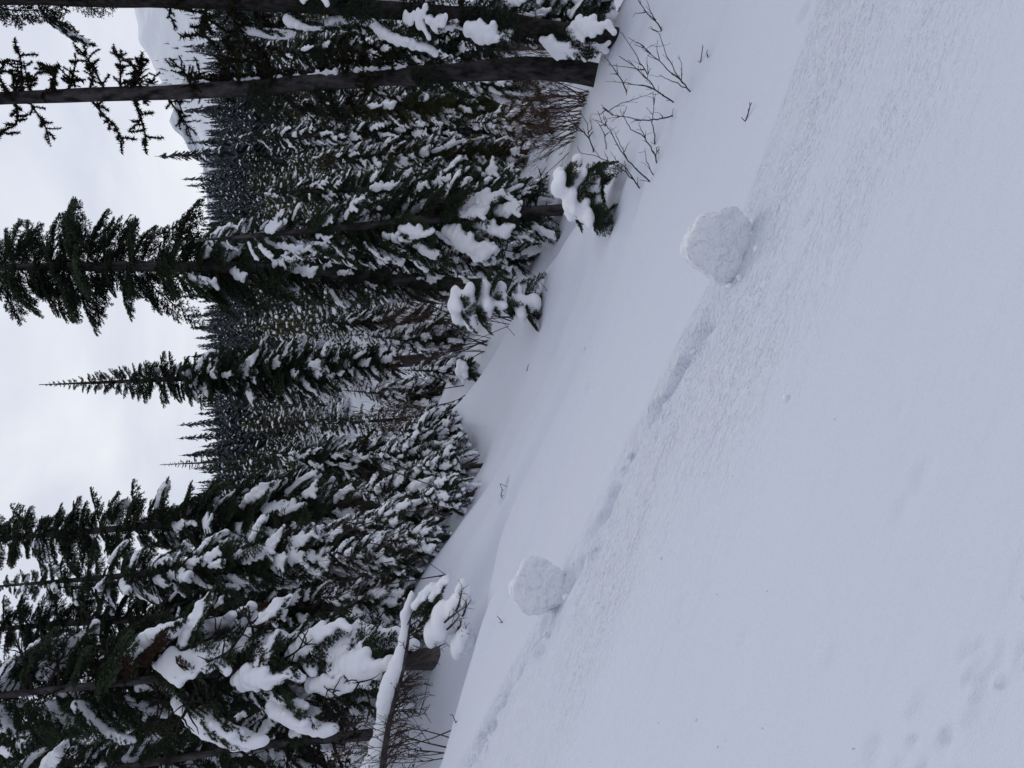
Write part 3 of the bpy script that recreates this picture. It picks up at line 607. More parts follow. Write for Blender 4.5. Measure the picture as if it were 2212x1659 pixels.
# ------------------------------------------------------------------ fallen log
def fallen_log():
    A = [(893, 1285), (885, 1325), (878, 1380), (868, 1440), (850, 1500), (835, 1560), (825, 1620), (815, 1700), (800, 1800)]
    dd = [9.7, 9.65, 9.6, 9.5, 9.45, 9.4, 9.3, 9.2, 9.0]
    P = [at(a, b, d) for (a, b), d in zip(A, dd)]; o = P[3].copy(); root = bpy.data.objects.new('fallen_log', None); COL.objects.link(root); root.location = o
    tag(root, 'fallen dead log under a thick ridge of snow, bristling with bare twigs', 'log')
    mb = MB(); rad = [0.012, 0.026, 0.042, 0.052, 0.06, 0.066, 0.072, 0.08, 0.085]; mb.tube([p - o for p in P], rad, 9); link('trunk', mb.mesh('trunk', [M_bark]), root)
    ell = []
    for i in range(len(P) - 1):
        for f in np.linspace(0, 1, 7, endpoint=False):
            p = P[i].lerp(P[i + 1], f) - o; r = rad[i] * (1 - f) + rad[i + 1] * f; h = (0.55 + 0.3 * math.sin(i * 2.1 + f * 3) + 0.35 * random.random()) * min(1.0, 0.45 + i * 0.22)
            ell.append((p + Vector((0, -0.01, r + 0.035 * h)), (0.07, 0.05 + r * 1.0 * h, 0.115 * h), 0)); ell.append((p + Vector((0, -0.8 * r, 0.3 * r + 0.04 * h)), (0.06, 0.035 + 0.3 * r, 0.05 * h + 0.02), 0))
    link('snow_ridge', blob('snow_ridge', ell, 0.022, 4), root)
    rn = random.Random(5)
    for k in range(72):
        i = rn.randrange(1, 9); p = P[i].lerp(P[min(i + 1, 8)], rn.random()) - o
        L = rn.uniform(0.25, 0.7) * (0.45 + 0.09 * i); dv = Vector((rn.uniform(-0.1, 0.9), rn.uniform(-0.5, 0.4), rn.uniform(-1.0, -0.25)))
        mb = MB(); ax = crooked(rn, L, 6, 0.10, p, dv); mb.tube(ax, [0.010, 0.009, 0.008, 0.006, 0.005, 0.004, 0.003], 4)
        for q in range(rn.randrange(4, 9)):
            j = rn.randrange(2, 7); s = crooked(rn, L * rn.uniform(0.12, 0.35), 3, 0.2, ax[j], (ax[j] - ax[j - 1]).normalized() + Vector((rn.gauss(0, .6), rn.gauss(0, .6), rn.gauss(0, .6)))); mb.tube(s, [0.005, 0.004, 0.004, 0.004], 3)
        link('twig', mb.mesh('twig', [M_twig], False), root)
fallen_log()

# snow-covered broken branches in the hollow by the log
def brush_heap():
    o = hit(985, 1360); root = bpy.data.objects.new('buried_branches', None); COL.objects.link(root); root.location = o
    tag(root, 'broken fir branches poking from snow humps in the hollow right of the pale trunk', 'branches')
    ell = []; rn = random.Random(8)
    for a, b, d, r in ((950, 1345, 9.3, 34), (975, 1320, 9.2, 22), (930, 1370, 9.4, 26), (995, 1385, 9.1, 20), (985, 1400, 9.2, 22), (945, 1310, 9.5, 20), (1000, 1300, 9.1, 12), (990, 1280, 9.1, 14)):
        p = at(a, b, d) - o; kk = d / F; ell.append((p, (r * kk * 1.3, r * kk * 1.1, r * kk * 0.62), rn.uniform(-0.4, 0.4)))
        ell.append((p + Vector((0.1, 0, -0.06)), (r * kk, r * kk, r * kk * 0.6), 0)); ell.append((p + Vector((-0.03, 0.15, -0.12)), (r * kk, r * kk, r * kk * 0.7), 0))
    link('snow_cap', blob('snow_cap', ell, 0.025, 4), root)
    for a, b, a2, b2, d in ((1003, 1272, 985, 1320, 9.0), (998, 1310, 960, 1345, 9.0), (993, 1333, 965, 1360, 9.0), (1012, 1300, 1000, 1330, 9.0), (955, 1400, 900, 1430, 9.35), (965, 1385, 905, 1425, 9.3), (1010, 1355, 990, 1390, 9.0)):
        A = at(a, b, d) - o; B = at(a2, b2, d + 0.1) - o; L = (A - B).length; mb = MB(); ax = crooked(rn, L, 6, 0.06, B, A - B); mb.tube(ax, [0.014, 0.013, 0.012, 0.01, 0.008, 0.006, 0.004], 5)
        for q in range(10):
            j = rn.randrange(1, 7); mb.tube(crooked(rn, rn.uniform(.05, .14), 3, 0.2, ax[j], (A - B).normalized() + Vector((rn.gauss(0, .7), rn.gauss(0, .7), rn.gauss(0, .7)))), 0.003, 3)
        link('branch', mb.mesh('branch', [M_twig], False), root)
    for a, b, ph, dr, L in ((905, 1345, 0.3, 25, .45), (920, 1330, 0.1, 30, .5), (985, 1375, -0.3, 10, .3), (1000, 1395, -0.5, 20, .25), (895, 1370, 0.5, 35, .5), (880, 1350, 0.2, 35, .55)):
        bo = link('bough', BO['flat'][0][0], root, at(a, b, 9.4) - o, (0.2, R(dr), ph), L); link('snow_pad', BO['flat'][1][1], bo, (0, 0, 0), (0, 0, 0), (1, 1, 1.2))
brush_heap()

# ------------------------------------------------------------------ bare shrubs on the right, traced stem by stem
ZX = lambda x, y: (1188 + x * 0.2441, y * 0.2441)
STEMS = [('bare forked shrub leaning left at the right edge of the lip', 9.0, [[(990, 270), (930, 180), (840, 100), (790, 20), (770, -30)], [(930, 180), (890, 100), (850, -10)], [(840, 110), (755, 118)], [(985, 265), (975, 235)]]),
         ('long arching bare shrub with three wands rooted on the lip', 8.9, [[(1240, 810), (1170, 730), (1080, 650), (970, 540), (870, 460), (770, 370)], [(1170, 730), (1100, 620), (1040, 500), (1000, 370), (950, 280), (870, 245)], [(1165, 720), (1165, 600), (1140, 490)], [(1210, 780), (1080, 720), (1010, 690), (980, 670)], [(970, 540), (945, 450), (955, 350)], [(870, 460), (800, 390), (690, 330)], [(950, 280), (890, 230)]]),
         ('bare shrub with snow in its fork below the tall bare trunk', 9.1, [[(1095, 905), (1000, 840), (930, 790), (860, 700), (780, 620), (650, 520), (610, 495)], [(930, 790), (790, 750), (640, 730), (490, 720)], [(1000, 840), (880, 770), (690, 740)], [(865, 655), (800, 560), (740, 450), (640, 300), (570, 230)], [(840, 615), (720, 600), (560, 575)], [(870, 655), (860, 560), (855, 520)]]),
         ('thin bowed shoot arched over like a loop', 9.2, [[(1085, 1028), (980, 1050), (880, 1062), (780, 1060), (660, 1035), (560, 1015), (490, 960)], [(560, 1015), (470, 955), (520, 985), (600, 930), (700, 895), (800, 860), (880, 838), (965, 830)], [(780, 1060), (725, 1085)], [(490, 975), (430, 1020)], [(1005, 1040), (968, 1000)]]),
         ('two straight upright shoots side by side', 9.3, [[(930, 1275), (920, 1170), (905, 1090), (915, 980), (928, 870)], [(950, 1270), (942, 1100), (933, 960)], [(925, 900), (915, 865)]]),
         ('bare shrub with a crooked hooked twig at its foot', 9.1, [[(945, 1440), (935, 1370), (870, 1270), (840, 1220), (720, 1150), (660, 1050), (650, 985)], [(970, 1420), (950, 1330), (1010, 1260), (1040, 1210)], [(845, 1230), (850, 1160)], [(840, 1220), (810, 1150), (785, 1095)], [(915, 1555), (850, 1420), (840, 1310)], [(940, 1380), (945, 1310), (990, 1280)]]),
         ('long bare stem with forked tips beside the buried fir', 9.2, [[(885, 1605), (790, 1520), (690, 1420), (600, 1290), (530, 1150), (490, 1100), (400, 1060)], [(690, 1420), (640, 1320), (590, 1200), (575, 1180)], [(490, 1100), (500, 1060), (480, 1030)], [(650, 1350), (690, 1275)], [(490, 1110), (440, 1115)], [(500, 1320), (485, 1200), (430, 1090), (385, 1060)], [(490, 1200), (520, 1170)]]),
         ('bare stem bending over the right side of the buried fir', 9.2, [[(795, 1660), (740, 1590), (640, 1500), (500, 1420), (400, 1380), (280, 1355)], [(740, 1590), (680, 1490), (590, 1420), (555, 1370)], [(510, 1420), (485, 1350)]]),
         ('branching grey sapling above the buried fir', 11.0, [[(390, 1340), (350, 1230), (300, 1170), (240, 1120), (180, 1080), (120, 1020)], [(350, 1230), (330, 1100), (270, 990)], [(300, 1170), (200, 1130), (120, 1110)], [(345, 1220), (385, 1150), (370, 1060)], [(240, 1120), (160, 990), (60, 930)], [(330, 1180), (370, 1140), (350, 1040)]]),
         ('short leaning stem left of the tall bare trunk', 11.0, [[(680, 810), (640, 720), (600, 660), (540, 570), (480, 500)], [(600, 660), (545, 650)], [(675, 810), (678, 880)], [(600, 655), (585, 560)]])]
for si, (lab, d, stems) in enumerate(STEMS):
    rn = random.Random(si + 3); z0 = ZX(*stems[0][0]); base = at(z0[0], z0[1], d); hp = hit(z0[0], z0[1]); d = max(6.5, min(12.5, hp.dot(FWD))); base = at(z0[0], z0[1], d)
    root = bpy.data.objects.new('bare_shrub', None); COL.objects.link(root); root.location = base; tag(root, lab, 'shrub', 'bare shrubs poking through the snow on the lip')
    for k, st in enumerate(stems):
        P = [];
        for j, q in enumerate(st):
            a, b = ZX(*q); P.append(at(a, b, d + (0.06 * j if k % 2 else -0.05 * j)) - base)
        if k == 0: P.insert(0, P[0] + (P[0] - P[1]).normalized() * 0.08 + Vector((0, 0, -0.1)))
        # finer, slightly kinked
        Q = []
        for a, b in zip(P, P[1:]):
            for f in (0, 0.34, 0.67): Q.append(a.lerp(b, f) + Vector((rn.gauss(0, .004), rn.gauss(0, .004), rn.gauss(0, .004))))
        Q.append(P[-1]); r0 = (0.0105 if k == 0 else 0.007) * d / 9.5; n = len(Q)
        mb = MB(); mb.tube(Q, [r0 * (1 - 0.68 * i / (n - 1)) for i in range(n)], 6)
        for _ in range(n // 3):
            i = rn.randrange(1, n); dv = (Q[i] - Q[i - 1]).normalized(); mb.tube(crooked(rn, rn.uniform(0.03, 0.16), 3, .15, Q[i], dv + Vector((rn.gauss(0, .5), rn.gauss(0, .5), rn.gauss(0, .5)))), [r0 * .4, r0 * .35, r0 * .3, r0 * .3], 4)
        link('stem', mb.mesh('stem', [M_twig]), root)

# single twigs stuck in the slope (photograph points: foot, tip)
for lab, pts in (('twig leaning in the snow below the log', [(985, 1562), (978, 1545)]), ('thin twig standing in the hollow under the log', [(905, 1548), (920, 1495), (925, 1470)]),
                 ('dark twig fallen flat below the upper snow roller', [(1085, 1345), (1078, 1335)]), ('short stick poking from a little pit left of the middle', [(1082, 1070), (1085, 1058), (1080, 1045), (1092, 1050)]),
                 ('lone twig on the smooth slope below the spire', [(1138, 802), (1141, 789)]), ('forked twig lying on the rough snow at the right', [(1610, 262), (1616, 245), (1620, 230)]),
                 ('pair of crossed twigs on the lip beneath the snag', [(1112, 725), (1090, 700), (1084, 690)]), ('slim twig on the lip between the two buried firs', [(1182, 628), (1160, 600), (1135, 580)]),
                 ('thick forked stick standing left of the alder thicket', [(962, 1242), (900, 1252), (840, 1262), (790, 1272)]), ('thin leaning stick above the forked stick', [(960, 1240), (935, 1222), (905, 1205)]),
                 ('short stick leaning at the right edge of the slope', [(1513, 135), (1516, 115), (1518, 102)]), ('stub of twig beside the right edge stick', [(1529, 124), (1527, 116)])):
    h = hit(*pts[0]); d = h.dot(FWD); rn = random.Random(len(lab)); P = [at(a, b, d - 0.04 * j) - h for j, (a, b) in enumerate(pts)]; P.insert(0, P[0] + (P[0] - P[1]).normalized() * 0.05 + Vector((0, 0, -0.03)))
    mb = MB(); r0 = 0.011 if 'thick' in lab else 0.006; n = len(P); mb.tube(P, [r0 * (1 - 0.5 * i / n) for i in range(n)], 5)
    for q in range(4): mb.tube(crooked(rn, rn.uniform(.02, .045 if 'thick' not in lab else .4), 3, .15, P[-1 - q % (n - 1)], (P[-1] - P[-2]).normalized() + Vector((rn.gauss(0, .5), rn.gauss(0, .5), rn.gauss(0, .5)))), r0 * 0.45, 4)
    tag(link('twig', mb.mesh('twig', [M_twig]), None, h), lab, 'twig', 'twigs sticking out of the slope')

# ------------------------------------------------------------------ leafless alders and brown brush
def alder(label, ix, iy, d, hpx, n, lean, seed, m=M_twig, spread=0.35, rpx=1.35, cat='shrub', fine=4, group='leafless alder clumps', name='alder_clump', bits=False):
    rn = random.Random(seed); p = at(ix, iy, d); p.z = G(p.x, p.y); kk = d / F
    root = bpy.data.objects.new(name, None); COL.objects.link(root); root.location = p; tag(root, label, cat, group)
    p2 = at(ix, iy, d); up = max(0.0, (p2.z - p.z))
    for k in range(n):
        L = hpx * kk * rn.uniform(0.6, 1.1) + up * 0.8; d0 = Vector((lean + rn.gauss(0, spread), rn.gauss(0, spread) - 0.05, 1.0))
        ax = crooked(rn, L, 9, 0.07, (rn.gauss(0, 0.12), rn.gauss(0, 0.12), -0.1), d0, 0.03); mb = MB(); r0 = rpx * kk * rn.uniform(0.7, 1.2)
        mb.tube(ax, [r0 * (1 - 0.75 * i / 9) for i in range(10)], 5)
        for q in range(fine):
            i = rn.randrange(3, 9); s = crooked(rn, L * rn.uniform(0.15, 0.38), 5, 0.1, ax[i], (ax[i] - ax[i - 1]).normalized() * 1.3 + Vector((rn.gauss(0, .5), rn.gauss(0, .5), rn.uniform(-.1, .5)))); mb.tube(s, [r0 * .45 * (1 - .1 * j) for j in range(6)], 4)
            for q2 in range(3):
                j = rn.randrange(2, 6); mb.tube(crooked(rn, L * rn.uniform(.04, .12), 3, .15, s[j], (s[j] - s[j - 1]).normalized() + Vector((rn.gauss(0, .5), rn.gauss(0, .5), rn.gauss(0.1, .4)))), r0 * .25, 3)
                if bits:
                    e = mb.V[-1]; w = 0.012
                    for _ in range(2): o_ = Vector((rn.gauss(0, w), rn.gauss(0, w), rn.gauss(0, w))); mb.tri(e + o_, e - o_, e + Vector((rn.gauss(0, w), rn.gauss(0, w), w)), 0)
        link('stem', mb.mesh('stem', [m], False), root)
for k, (lab, ix, iy, d, h, n, le) in enumerate((('alder clump leaning right at the left end of the thicket', 915, 1165, 12.0, 260, 9, -0.35), ('alder clump in the middle of the thicket, stems fanned low', 985, 1120, 12.5, 300, 10, -0.30),
        ('alder clump at the right end of the thicket on the lip', 1000, 1010, 14, 280, 10, -0.25), ('sparse alder clump just behind the lip below the thicket', 1000, 955, 15, 240, 8, -0.2), ('alder clump beside the little seedling', 1000, 870, 17, 200, 9, -0.15),
        ('alder clump under the spire trunk', 1030, 745, 17, 170, 12, 0.05), ('alder clump below the broken snag', 1080, 700, 15, 160, 10, 0.1), ('alder wands standing over the feathery fir base', 900, 1080, 12, 260, 7, -0.15))):
    alder(lab, ix, iy, d, h, n, le, 80 + k)
for k, (lab, ix, iy, d, h, n, le) in enumerate((('brown brush in the hollow right of the spire trunk', 985, 735, 22, 150, 22, 0.05), ('brown brush between the spire trunk and the snag', 975, 700, 24, 170, 22, 0.0), ('brown brush on the bank left of the spire trunk', 970, 850, 21, 150, 22, -0.1),
        ('brown brush below the far snow patch', 930, 900, 23, 170, 22, -0.2), ('thin brush at the back of the alder thicket', 900, 960, 19, 190, 20, -0.2), ('thin brush between the thicket and the feathery fir', 880, 1050, 15, 200, 16, -0.2), ('brush under the narrow topped fir', 860, 1210, 12.6, 190, 16, -0.1), ('brush behind the buried branches', 880, 1300, 12.2, 170, 16, -0.15), ('grey brush under the tallest fir', 1110, 560, 16.5, 170, 22, 0.05))):
    alder(lab, ix, iy, d, h, n, le, 140 + k, M_brush if k < 4 else M_twig, 0.34, 1.1, fine=5, group='fine leafless brush among the firs', name='brush')
for k, (lab, ix, iy, d, h, n, le) in enumerate((('dense reddish brush beside the foot of the bare trunk', 1260, 215, 14.5, 190, 34, 0.0), ('reddish brush behind the bare trunk', 1255, 110, 15, 170, 26, 0.0), ('brown brush thinning out toward the slim trunk', 1260, 275, 14.5, 170, 26, -0.1))):
    alder(lab, ix, iy, d, h, n, le, 95 + k, M_brush, 0.30, 1.2, fine=6, group='reddish leafless brush', name='brush')
for k, (lab, ix, iy, d, h, n, le) in enumerate((('reddish budding shrub in front of the log end', 905, 1620, 8.9, 200, 6, -0.05), ('reddish shrub behind the log', 860, 1500, 10.8, 150, 9, 0.1), ('reddish shrub at the left edge behind the log', 850, 1600, 10.6, 150, 9, 0.0))):
    alder(lab, ix, iy, d, h, n, le, 120 + k, M_brush if k else M_twig, 0.25, 1.7, fine=6, group='budding shrubs round the log', name='budding_shrub', bits=True)

# ------------------------------------------------------------------ snow rollers
def roller(label, ix, iy, rpx, seed, squash=0.62, yaw=0.0):
    rn = random.Random(seed); h = hit(ix, iy); d = h.dot(FWD); r = rpx * d / F
    bm = bmesh.new(); bmesh.ops.create_icosphere(bm, subdivisions=5, radius=1.0)
    C = np.array([tuple(v.co) for v in bm.verts]); bm.verts.index_update()
    nz1, nz2, nz3 = [fbm(C[:, 0] * s + seed + o, C[:, 2] * s + C[:, 1] * s * 0.7 + o * 2, 3) for s, o in ((1.6, 0), (3.6, 4), (10, 8))]
    for v in bm.verts:
        c = v.co.copy(); a = math.atan2(c.z, c.x); rad = math.hypot(c.x, c.z)
        poly = 1 + 0.05 * math.cos(3 * a + seed) + 0.03 * math.cos(5 * a + 2 * seed)
        side = abs(c.y) ** 0.6 * (1 if c.y > 0 else -1)
        rim = min(1.0, rad * 1.12) ** 0.6
        q = Vector((c.x / max(rad, 1e-4) * rim * poly, side * squash * 0.9, c.z / max(rad, 1e-4) * rim * poly)) if rad > 1e-3 else Vector((0, side * squash * .9, 0))
        q.y *= 1 - 0.22 * math.exp(-(rad / 0.45) ** 2)                     # dished sides where the core shows
        q *= 1 + 0.11 * nz1[v.index] + 0.11 * nz2[v.index] + 0.05 * nz3[v.index]
        v.co = q * r
    me = bpy.data.meshes.new('snow_roller'); bm.to_mesh(me); bm.free(); me.materials.append(M_ball); me.polygons.foreach_set('use_smooth', np.ones(len(me.polygons), dtype=bool))
    zmin = min(v.co.z for v in me.vertices)
    o = link('snow_roller', me, None, (h.x, h.y + 0.1, h.z - zmin * 0.78), (R(4), R(-8), yaw)); tag(o, label, 'snow roller', 'snow rollers that ran down the slope')
    return o
M_ball = mat('packed_snow_brightened', (0.86, 0.875, 0.92), 0.7, bump=[(7, 1.0, 0.09), (22, 0.5, 0.02), (130, 0.3, 0.003)], spec=0.2)  # base colour raised above the slope's to stand in for light on roller faces
roller('large wheel-shaped snow roller at the lower end of the track', 1624, 520, 76, 2, 0.42, R(-8))
roller('smaller lumpy snow roller higher up beside the track', 1216, 1270, 60, 6, 0.55, R(14))
CL = [blob('snow_clod', [(Vector((0, 0, 0)), (1, 0.9, 0.75), 0), (Vector((0.6, 0.2, 0.1)), (0.6, 0.6, 0.5), 0), (Vector((-0.3, -0.5, 0)), (0.6, 0.5, 0.55), 0)], 0.2, 2, M_clod) for k in range(1)]
for a, b, s in ((1636, 538, .028), (1624, 505, .02), (1580, 618, .03), (1600, 600, .022), (1700, 860, .02), (1262, 752, .022), (1215, 1240, .025), (1225, 1290, .03), (1240, 1215, .022), (1360, 985, .03), (1345, 1010, .022), (1430, 1205, .012), (1196, 1330, .03), (1180, 1370, .025), (1090, 592, .03), (1500, 760, .02), (1470, 860, .024)):
    h = hit(a, b); o = link('snow_clod', CL[0], None, (h.x, h.y, h.z + s * 0.2), (random.random() * 6, random.random() * 6, random.random() * 6), s); tag(o, 'small loose snow clod shed along the roller track', 'snow clod', 'snow clods along the track')

# needles and bark flecks blown over the snow
def flecks():
    rn = random.Random(9); mb = MB()
    for k in range(60):
        h = hit(rn.uniform(1050, 1900), rn.uniform(5, 1655)); a = rn.random() * 6.28; L = rn.uniform(0.004, 0.011); dv = Vector((math.cos(a), math.sin(a), -0.45 * math.cos(a))); p = h + Vector((0, 0, 0.004))
        mb.tube([p, p + dv * L], [0.0009, 0.0005], 3)
    tag(link('needle_litter', mb.mesh('needle_litter', [M_twig])), 'scattered fallen needles and bark flecks on the open slope', 'needles', None, 'stuff')
flecks()
# reddened dead boughs in the nearest left fir
par = [o for o in COL.objects if 'nearest fir on the left' in o.get('label', '')][0]
for a, b, ph, L in ((255, 1450, -1.0, 0.9), (300, 1440, -0.4, 0.8), (330, 1400, -0.8, 0.8), (380, 1430, -1.6, 0.7), (560, 1320, -0.6, 0.4)):
    link('dead_red_bough', RED, par, at(a, b, 10.0) - par.location, (0.3, R(35), ph), L * 0.45)

# ------------------------------------------------------------------ middle distance firs (shared meshes)
def mid_proto(seed, m, rich):
    rn = random.Random(seed); H = 1.0; cr, sn = MB(), []
    Vc, Fc = [], []
    sv, sf = [], []
    ico = bmesh.new(); bmesh.ops.create_icosphere(ico, subdivisions=1, radius=1.0); iv = [v.co.copy() for v in ico.verts]; iff = [tuple(v.index for v in f.verts) for f in ico.faces]; ico.free()
    for b in range(90):
        h = 0.08 + 0.9 * (b + rn.random()) / 90; L = (0.03 + 0.17 * (1 - h) ** 0.75) * rn.uniform(0.6, 1.15); ph = b * 2.4 + rn.random(); dr = R(10 + 28 * (1 - h)) + rn.uniform(-.2, .2)
        e = Vector((math.cos(ph) * math.cos(dr), math.sin(ph) * math.cos(dr), -math.sin(dr))); s = Vector((-math.sin(ph), math.cos(ph), 0)); o = Vector((0, 0, h))
        for q in range(34):
            t = rn.random() ** 0.8; c = o + e * (t * L) + s * (rn.uniform(-1, 1) * L * 0.36 * (1.1 - t)) + Vector((0, 0, rn.uniform(-.012, .008)))
            a = (e * rn.uniform(.4, 1) + s * rn.uniform(-1, 1) + Vector((0, 0, rn.uniform(-.7, .3)))).normalized() * rn.uniform(.012, .028); w = a.cross(Vector((rn.gauss(0, 1), rn.gauss(0, 1), rn.gauss(0, 1)))).normalized() * .006
            i = len(Vc); Vc += [c - w, c + w, c + a]; Fc.append((i, i + 1, i + 2))
        if rn.random() < rich:
            for q in range(rn.randrange(1, 4)):
                t = rn.uniform(.35, 1.0); c = o + e * (t * L) + s * rn.uniform(-.3, .3) * L * .5 + Vector((0, 0, .006)); rr = (L * rn.uniform(.10, .24), L * rn.uniform(.08, .18), rn.uniform(.006, .014)); i = len(sv)
                for v in iv: sv.append(c + e * v.x * rr[0] + s * v.y * rr[1] + Vector((0, 0, v.z * rr[2] * (1 + rn.gauss(0, .15)))))
                sf += [tuple(i + k for k in f) for f in iff]
    tm = MB(); tm.tube([(0, 0, -0.06), (0.004, 0, 0.4), (0, 0, 1.0)], [0.016, 0.011, 0.002], 7)
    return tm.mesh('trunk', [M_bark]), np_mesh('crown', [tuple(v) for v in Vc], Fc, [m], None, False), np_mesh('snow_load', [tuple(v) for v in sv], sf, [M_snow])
MIDP = [mid_proto(s, m, r) for s, m, r in ((1, M_needle, .9), (2, M_needle_olive, .8), (3, M_needle_dark, .6), (4, M_needle, .95), (5, M_needle_olive, .95), (6, M_needle, .7))]
rm = random.Random(77); n_mid = 0; spots = []
while n_mid < 190:
    y = 26 + 84 * rm.random() ** 0.9; x = rm.uniform(-0.56, 0.56) * y
    if any((x - a) ** 2 + (y - b) ** 2 < (1.1 + y * 0.012) ** 2 for a, b in spots): continue
    if y < 62 and -0.16 < x / y < 0.09 and rm.random() < 0.8: continue
    spots.append((x, y)); H = rm.uniform(3.5, 7.5) if y < 60 else rm.uniform(6, 12)
    if -0.3 < x / y < 0.12: H = min(H, 0.16 * y + 1.5)
    t = bpy.data.objects.new('snowy_fir', None); COL.objects.link(t); t.location = (x, y, G(x, y) - 0.1); t.rotation_euler = (rm.gauss(0, .02), rm.gauss(0, .02), rm.random() * 6.28); t.scale = (H * rm.uniform(1.1, 1.5),) * 2 + (H,)
    tag(t, 'snow-flecked fir in the crowded stand across the gully', 'tree', 'snow-flecked firs across the gully')
    pr = rm.choice(MIDP)
    for nm, me in zip(('trunk', 'crown', 'snow_load'), pr):
        o = link(nm, me, t)
        if nm == 'snow_load': o['kind'] = 'stuff'
    n_mid += 1

# ------------------------------------------------------------------ far forest
def far_proto(seed, snow):
    rn = random.Random(seed); V, Fc, Mi = [], [], []
    def quad(a, b, c, d, m): i = len(V); V.extend([a, b, c, d]); Fc.append((i, i + 1, i + 2, i + 3)); Mi.append(m)
    n = 20
    for j in range(n):
        h = 0.06 + 0.92 * j / n; L = (0.010 + 0.115 * (1 - h) ** 0.85); k = 9
        for q in range(k):
            ph = q * 6.283 / k + j * 0.5 + rn.uniform(-.2, .2); l = L * rn.uniform(.65, 1.15); e = Vector((math.cos(ph), math.sin(ph), 0)); s = Vector((-math.sin(ph), math.cos(ph), 0))
            z1 = h + rn.uniform(-.025, .025); dz = l * rn.uniform(.4, 1.0); w = l * rn.uniform(.2, .36)
            quad(Vector((0, 0, z1 + .03)), e * l * .6 + s * w + Vector((0, 0, z1 - dz * .6)), e * l + Vector((0, 0, z1 - dz)), e * l * .6 - s * w + Vector((0, 0, z1 - dz * .6)), 0)
            if rn.random() < snow:
                up = Vector((0, 0, .010)); f = rn.uniform(.9, 1.12); w2 = w * rn.uniform(.6, 1.1)
                quad(e * l * .5 + Vector((0, 0, z1 - dz * .42)) + up, e * l * .78 * f + s * w2 + Vector((0, 0, z1 - dz * .75)) + up, e * l * 1.04 * f + Vector((0, 0, z1 - dz * 1.0)) + up, e * l * .78 * f - s * w2 + Vector((0, 0, z1 - dz * .75)) + up, 1)
    b = len(V); mb = MB(); mb.tube([(0, 0, -.08), (0, 0, 1.0)], [.012, .001], 5); V += mb.V; Fc += [tuple(i + b for i in f) for f in mb.F]; Mi += [0] * len(mb.F)
    return np_mesh('far_fir', [tuple(v) for v in V], Fc, [M_far, M_farsnow], Mi, False)
FARP = [far_proto(s, w) for s, w in ((1, .22), (2, .38), (3, .14), (4, .30), (5, .18), (6, .42))]
fr = np.random.default_rng(5)
pts = []
while len(pts) < 7200:
    y = 105 + 440 * fr.random(4000) ** 0.8; x = fr.uniform(-0.62, 0.62, 4000) * y
    g = fbm(x / 45 + 3, y / 70 + 1, 3); keep = (g > -0.42 + 0.5 * fr.random(4000) * (y > 430)) | (y < 150)
    for a, b in zip(x[keep], y[keep]): pts.append((a, b))
pts = np.array(pts[:7200]); pts = pts[np.argsort(pts[:, 1])]
pz = base_z(pts[:, 0], pts[:, 1]) - 0.5
hh = fr.uniform(9, 19, len(pts)); hh[fr.random(len(pts)) < 0.05] *= 1.3
for k in range(300):
    o = link('forest_fir', FARP[int(fr.integers(0, 6))], None, (pts[k, 0], pts[k, 1], pz[k]), (0, 0, fr.random() * 6.28), (hh[k] * 1.05, hh[k] * 1.05, hh[k])); tag(o, 'snow-dusted fir in the forest at the foot of the far hillside', 'tree', 'forest firs on the lower far hillside')
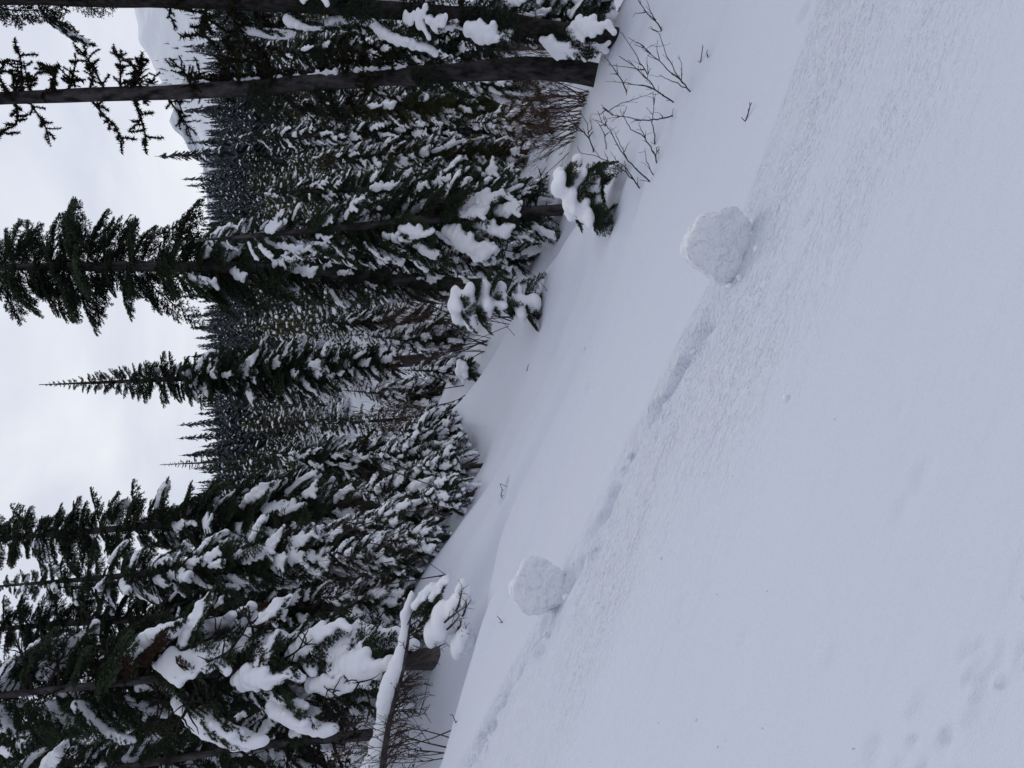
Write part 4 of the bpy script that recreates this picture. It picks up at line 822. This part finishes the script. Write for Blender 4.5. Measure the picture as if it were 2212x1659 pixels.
def scatter(name, P, Hh, protos, label, seed):
    me = bpy.data.meshes.new(name); me.vertices.add(len(P)); me.vertices.foreach_set('co', P.astype(np.float32).ravel())
    a = me.attributes.new('h', 'FLOAT', 'POINT'); a.data.foreach_set('value', Hh.astype(np.float32))
    a = me.attributes.new('yaw', 'FLOAT', 'POINT'); a.data.foreach_set('value', (np.random.default_rng(seed).random(len(P)) * 6.28).astype(np.float32))
    o = link(name, me); tag(o, label, 'forest', None, 'stuff')
    ng = bpy.data.node_groups.new(name, 'GeometryNodeTree'); ng.interface.new_socket('Geometry', in_out='INPUT', socket_type='NodeSocketGeometry'); ng.interface.new_socket('Geometry', in_out='OUTPUT', socket_type='NodeSocketGeometry')
    n = ng.nodes; l = ng.links; gi = n.new('NodeGroupInput'); go = n.new('NodeGroupOutput')
    j = n.new('GeometryNodeGeometryToInstance')
    for pm in protos:
        po = bpy.data.objects.new(name + '_source', pm); oi = n.new('GeometryNodeObjectInfo'); oi.inputs['Object'].default_value = po; oi.inputs['As Instance'].default_value = True
        l.new(oi.outputs['Geometry'], j.inputs[0]) if False else None
        n_ = oi; 
        if 'gsrc' not in locals(): gsrc = n.new('GeometryNodeJoinGeometry')
        l.new(oi.outputs['Geometry'], gsrc.inputs[0])
    n.remove(j)
    ip = n.new('GeometryNodeInstanceOnPoints'); ip.inputs['Pick Instance'].default_value = True
    l.new(gi.outputs[0], ip.inputs['Points']); l.new(gsrc.outputs[0], ip.inputs['Instance'])
    na = n.new('GeometryNodeInputNamedAttribute'); na.data_type = 'FLOAT'; na.inputs['Name'].default_value = 'h'; l.new(na.outputs['Attribute'], ip.inputs['Scale'])
    nb = n.new('GeometryNodeInputNamedAttribute'); nb.data_type = 'FLOAT'; nb.inputs['Name'].default_value = 'yaw'; cx = n.new('ShaderNodeCombineXYZ'); l.new(nb.outputs['Attribute'], cx.inputs[2]); l.new(cx.outputs[0], ip.inputs['Rotation'])
    rnd = n.new('FunctionNodeRandomValue'); rnd.data_type = 'INT'; rnd.inputs['Min'].default_value = 0; rnd.inputs['Max'].default_value = len(protos) - 1; l.new(rnd.outputs['Value'], ip.inputs['Instance Index'])
    l.new(ip.outputs[0], go.inputs[0]); md = o.modifiers.new('scatter', 'NODES'); md.node_group = ng
    return o
P3 = np.column_stack([pts, pz])[300:]
scatter('forest', P3, hh[300:], FARP, 'dense snow-dusted conifer forest covering the far hillside', 3)
# scattered trees on the bare mountain face
def on_mesh(o, n, seed, cond):
    rg = np.random.default_rng(seed); v = np.empty(len(o.data.vertices) * 3, np.float32); o.data.vertices.foreach_get('co', v); v = v.reshape(-1, 3); f = np.empty(len(o.data.polygons) * 4, np.int32); o.data.polygons.foreach_get('vertices', f); f = f.reshape(-1, 4)
    i = rg.integers(0, len(f), n); w = rg.dirichlet((1, 1, 1, 1), n); P = (v[f[i]] * w[:, :, None]).sum(1); return P[cond(P, rg)]
mp_ = on_mesh(mount, 9000, 4, lambda P, rg: (fbm(P[:, 0] / 70 + 2, P[:, 1] / 220, 3) > -0.05 + 0.4 * rg.random(len(P))))
scatter('mountain_trees', mp_, np.random.default_rng(6).uniform(5, 13, len(mp_)), FARP, 'thin scatter of small conifers on the snowy mountain face', 8)
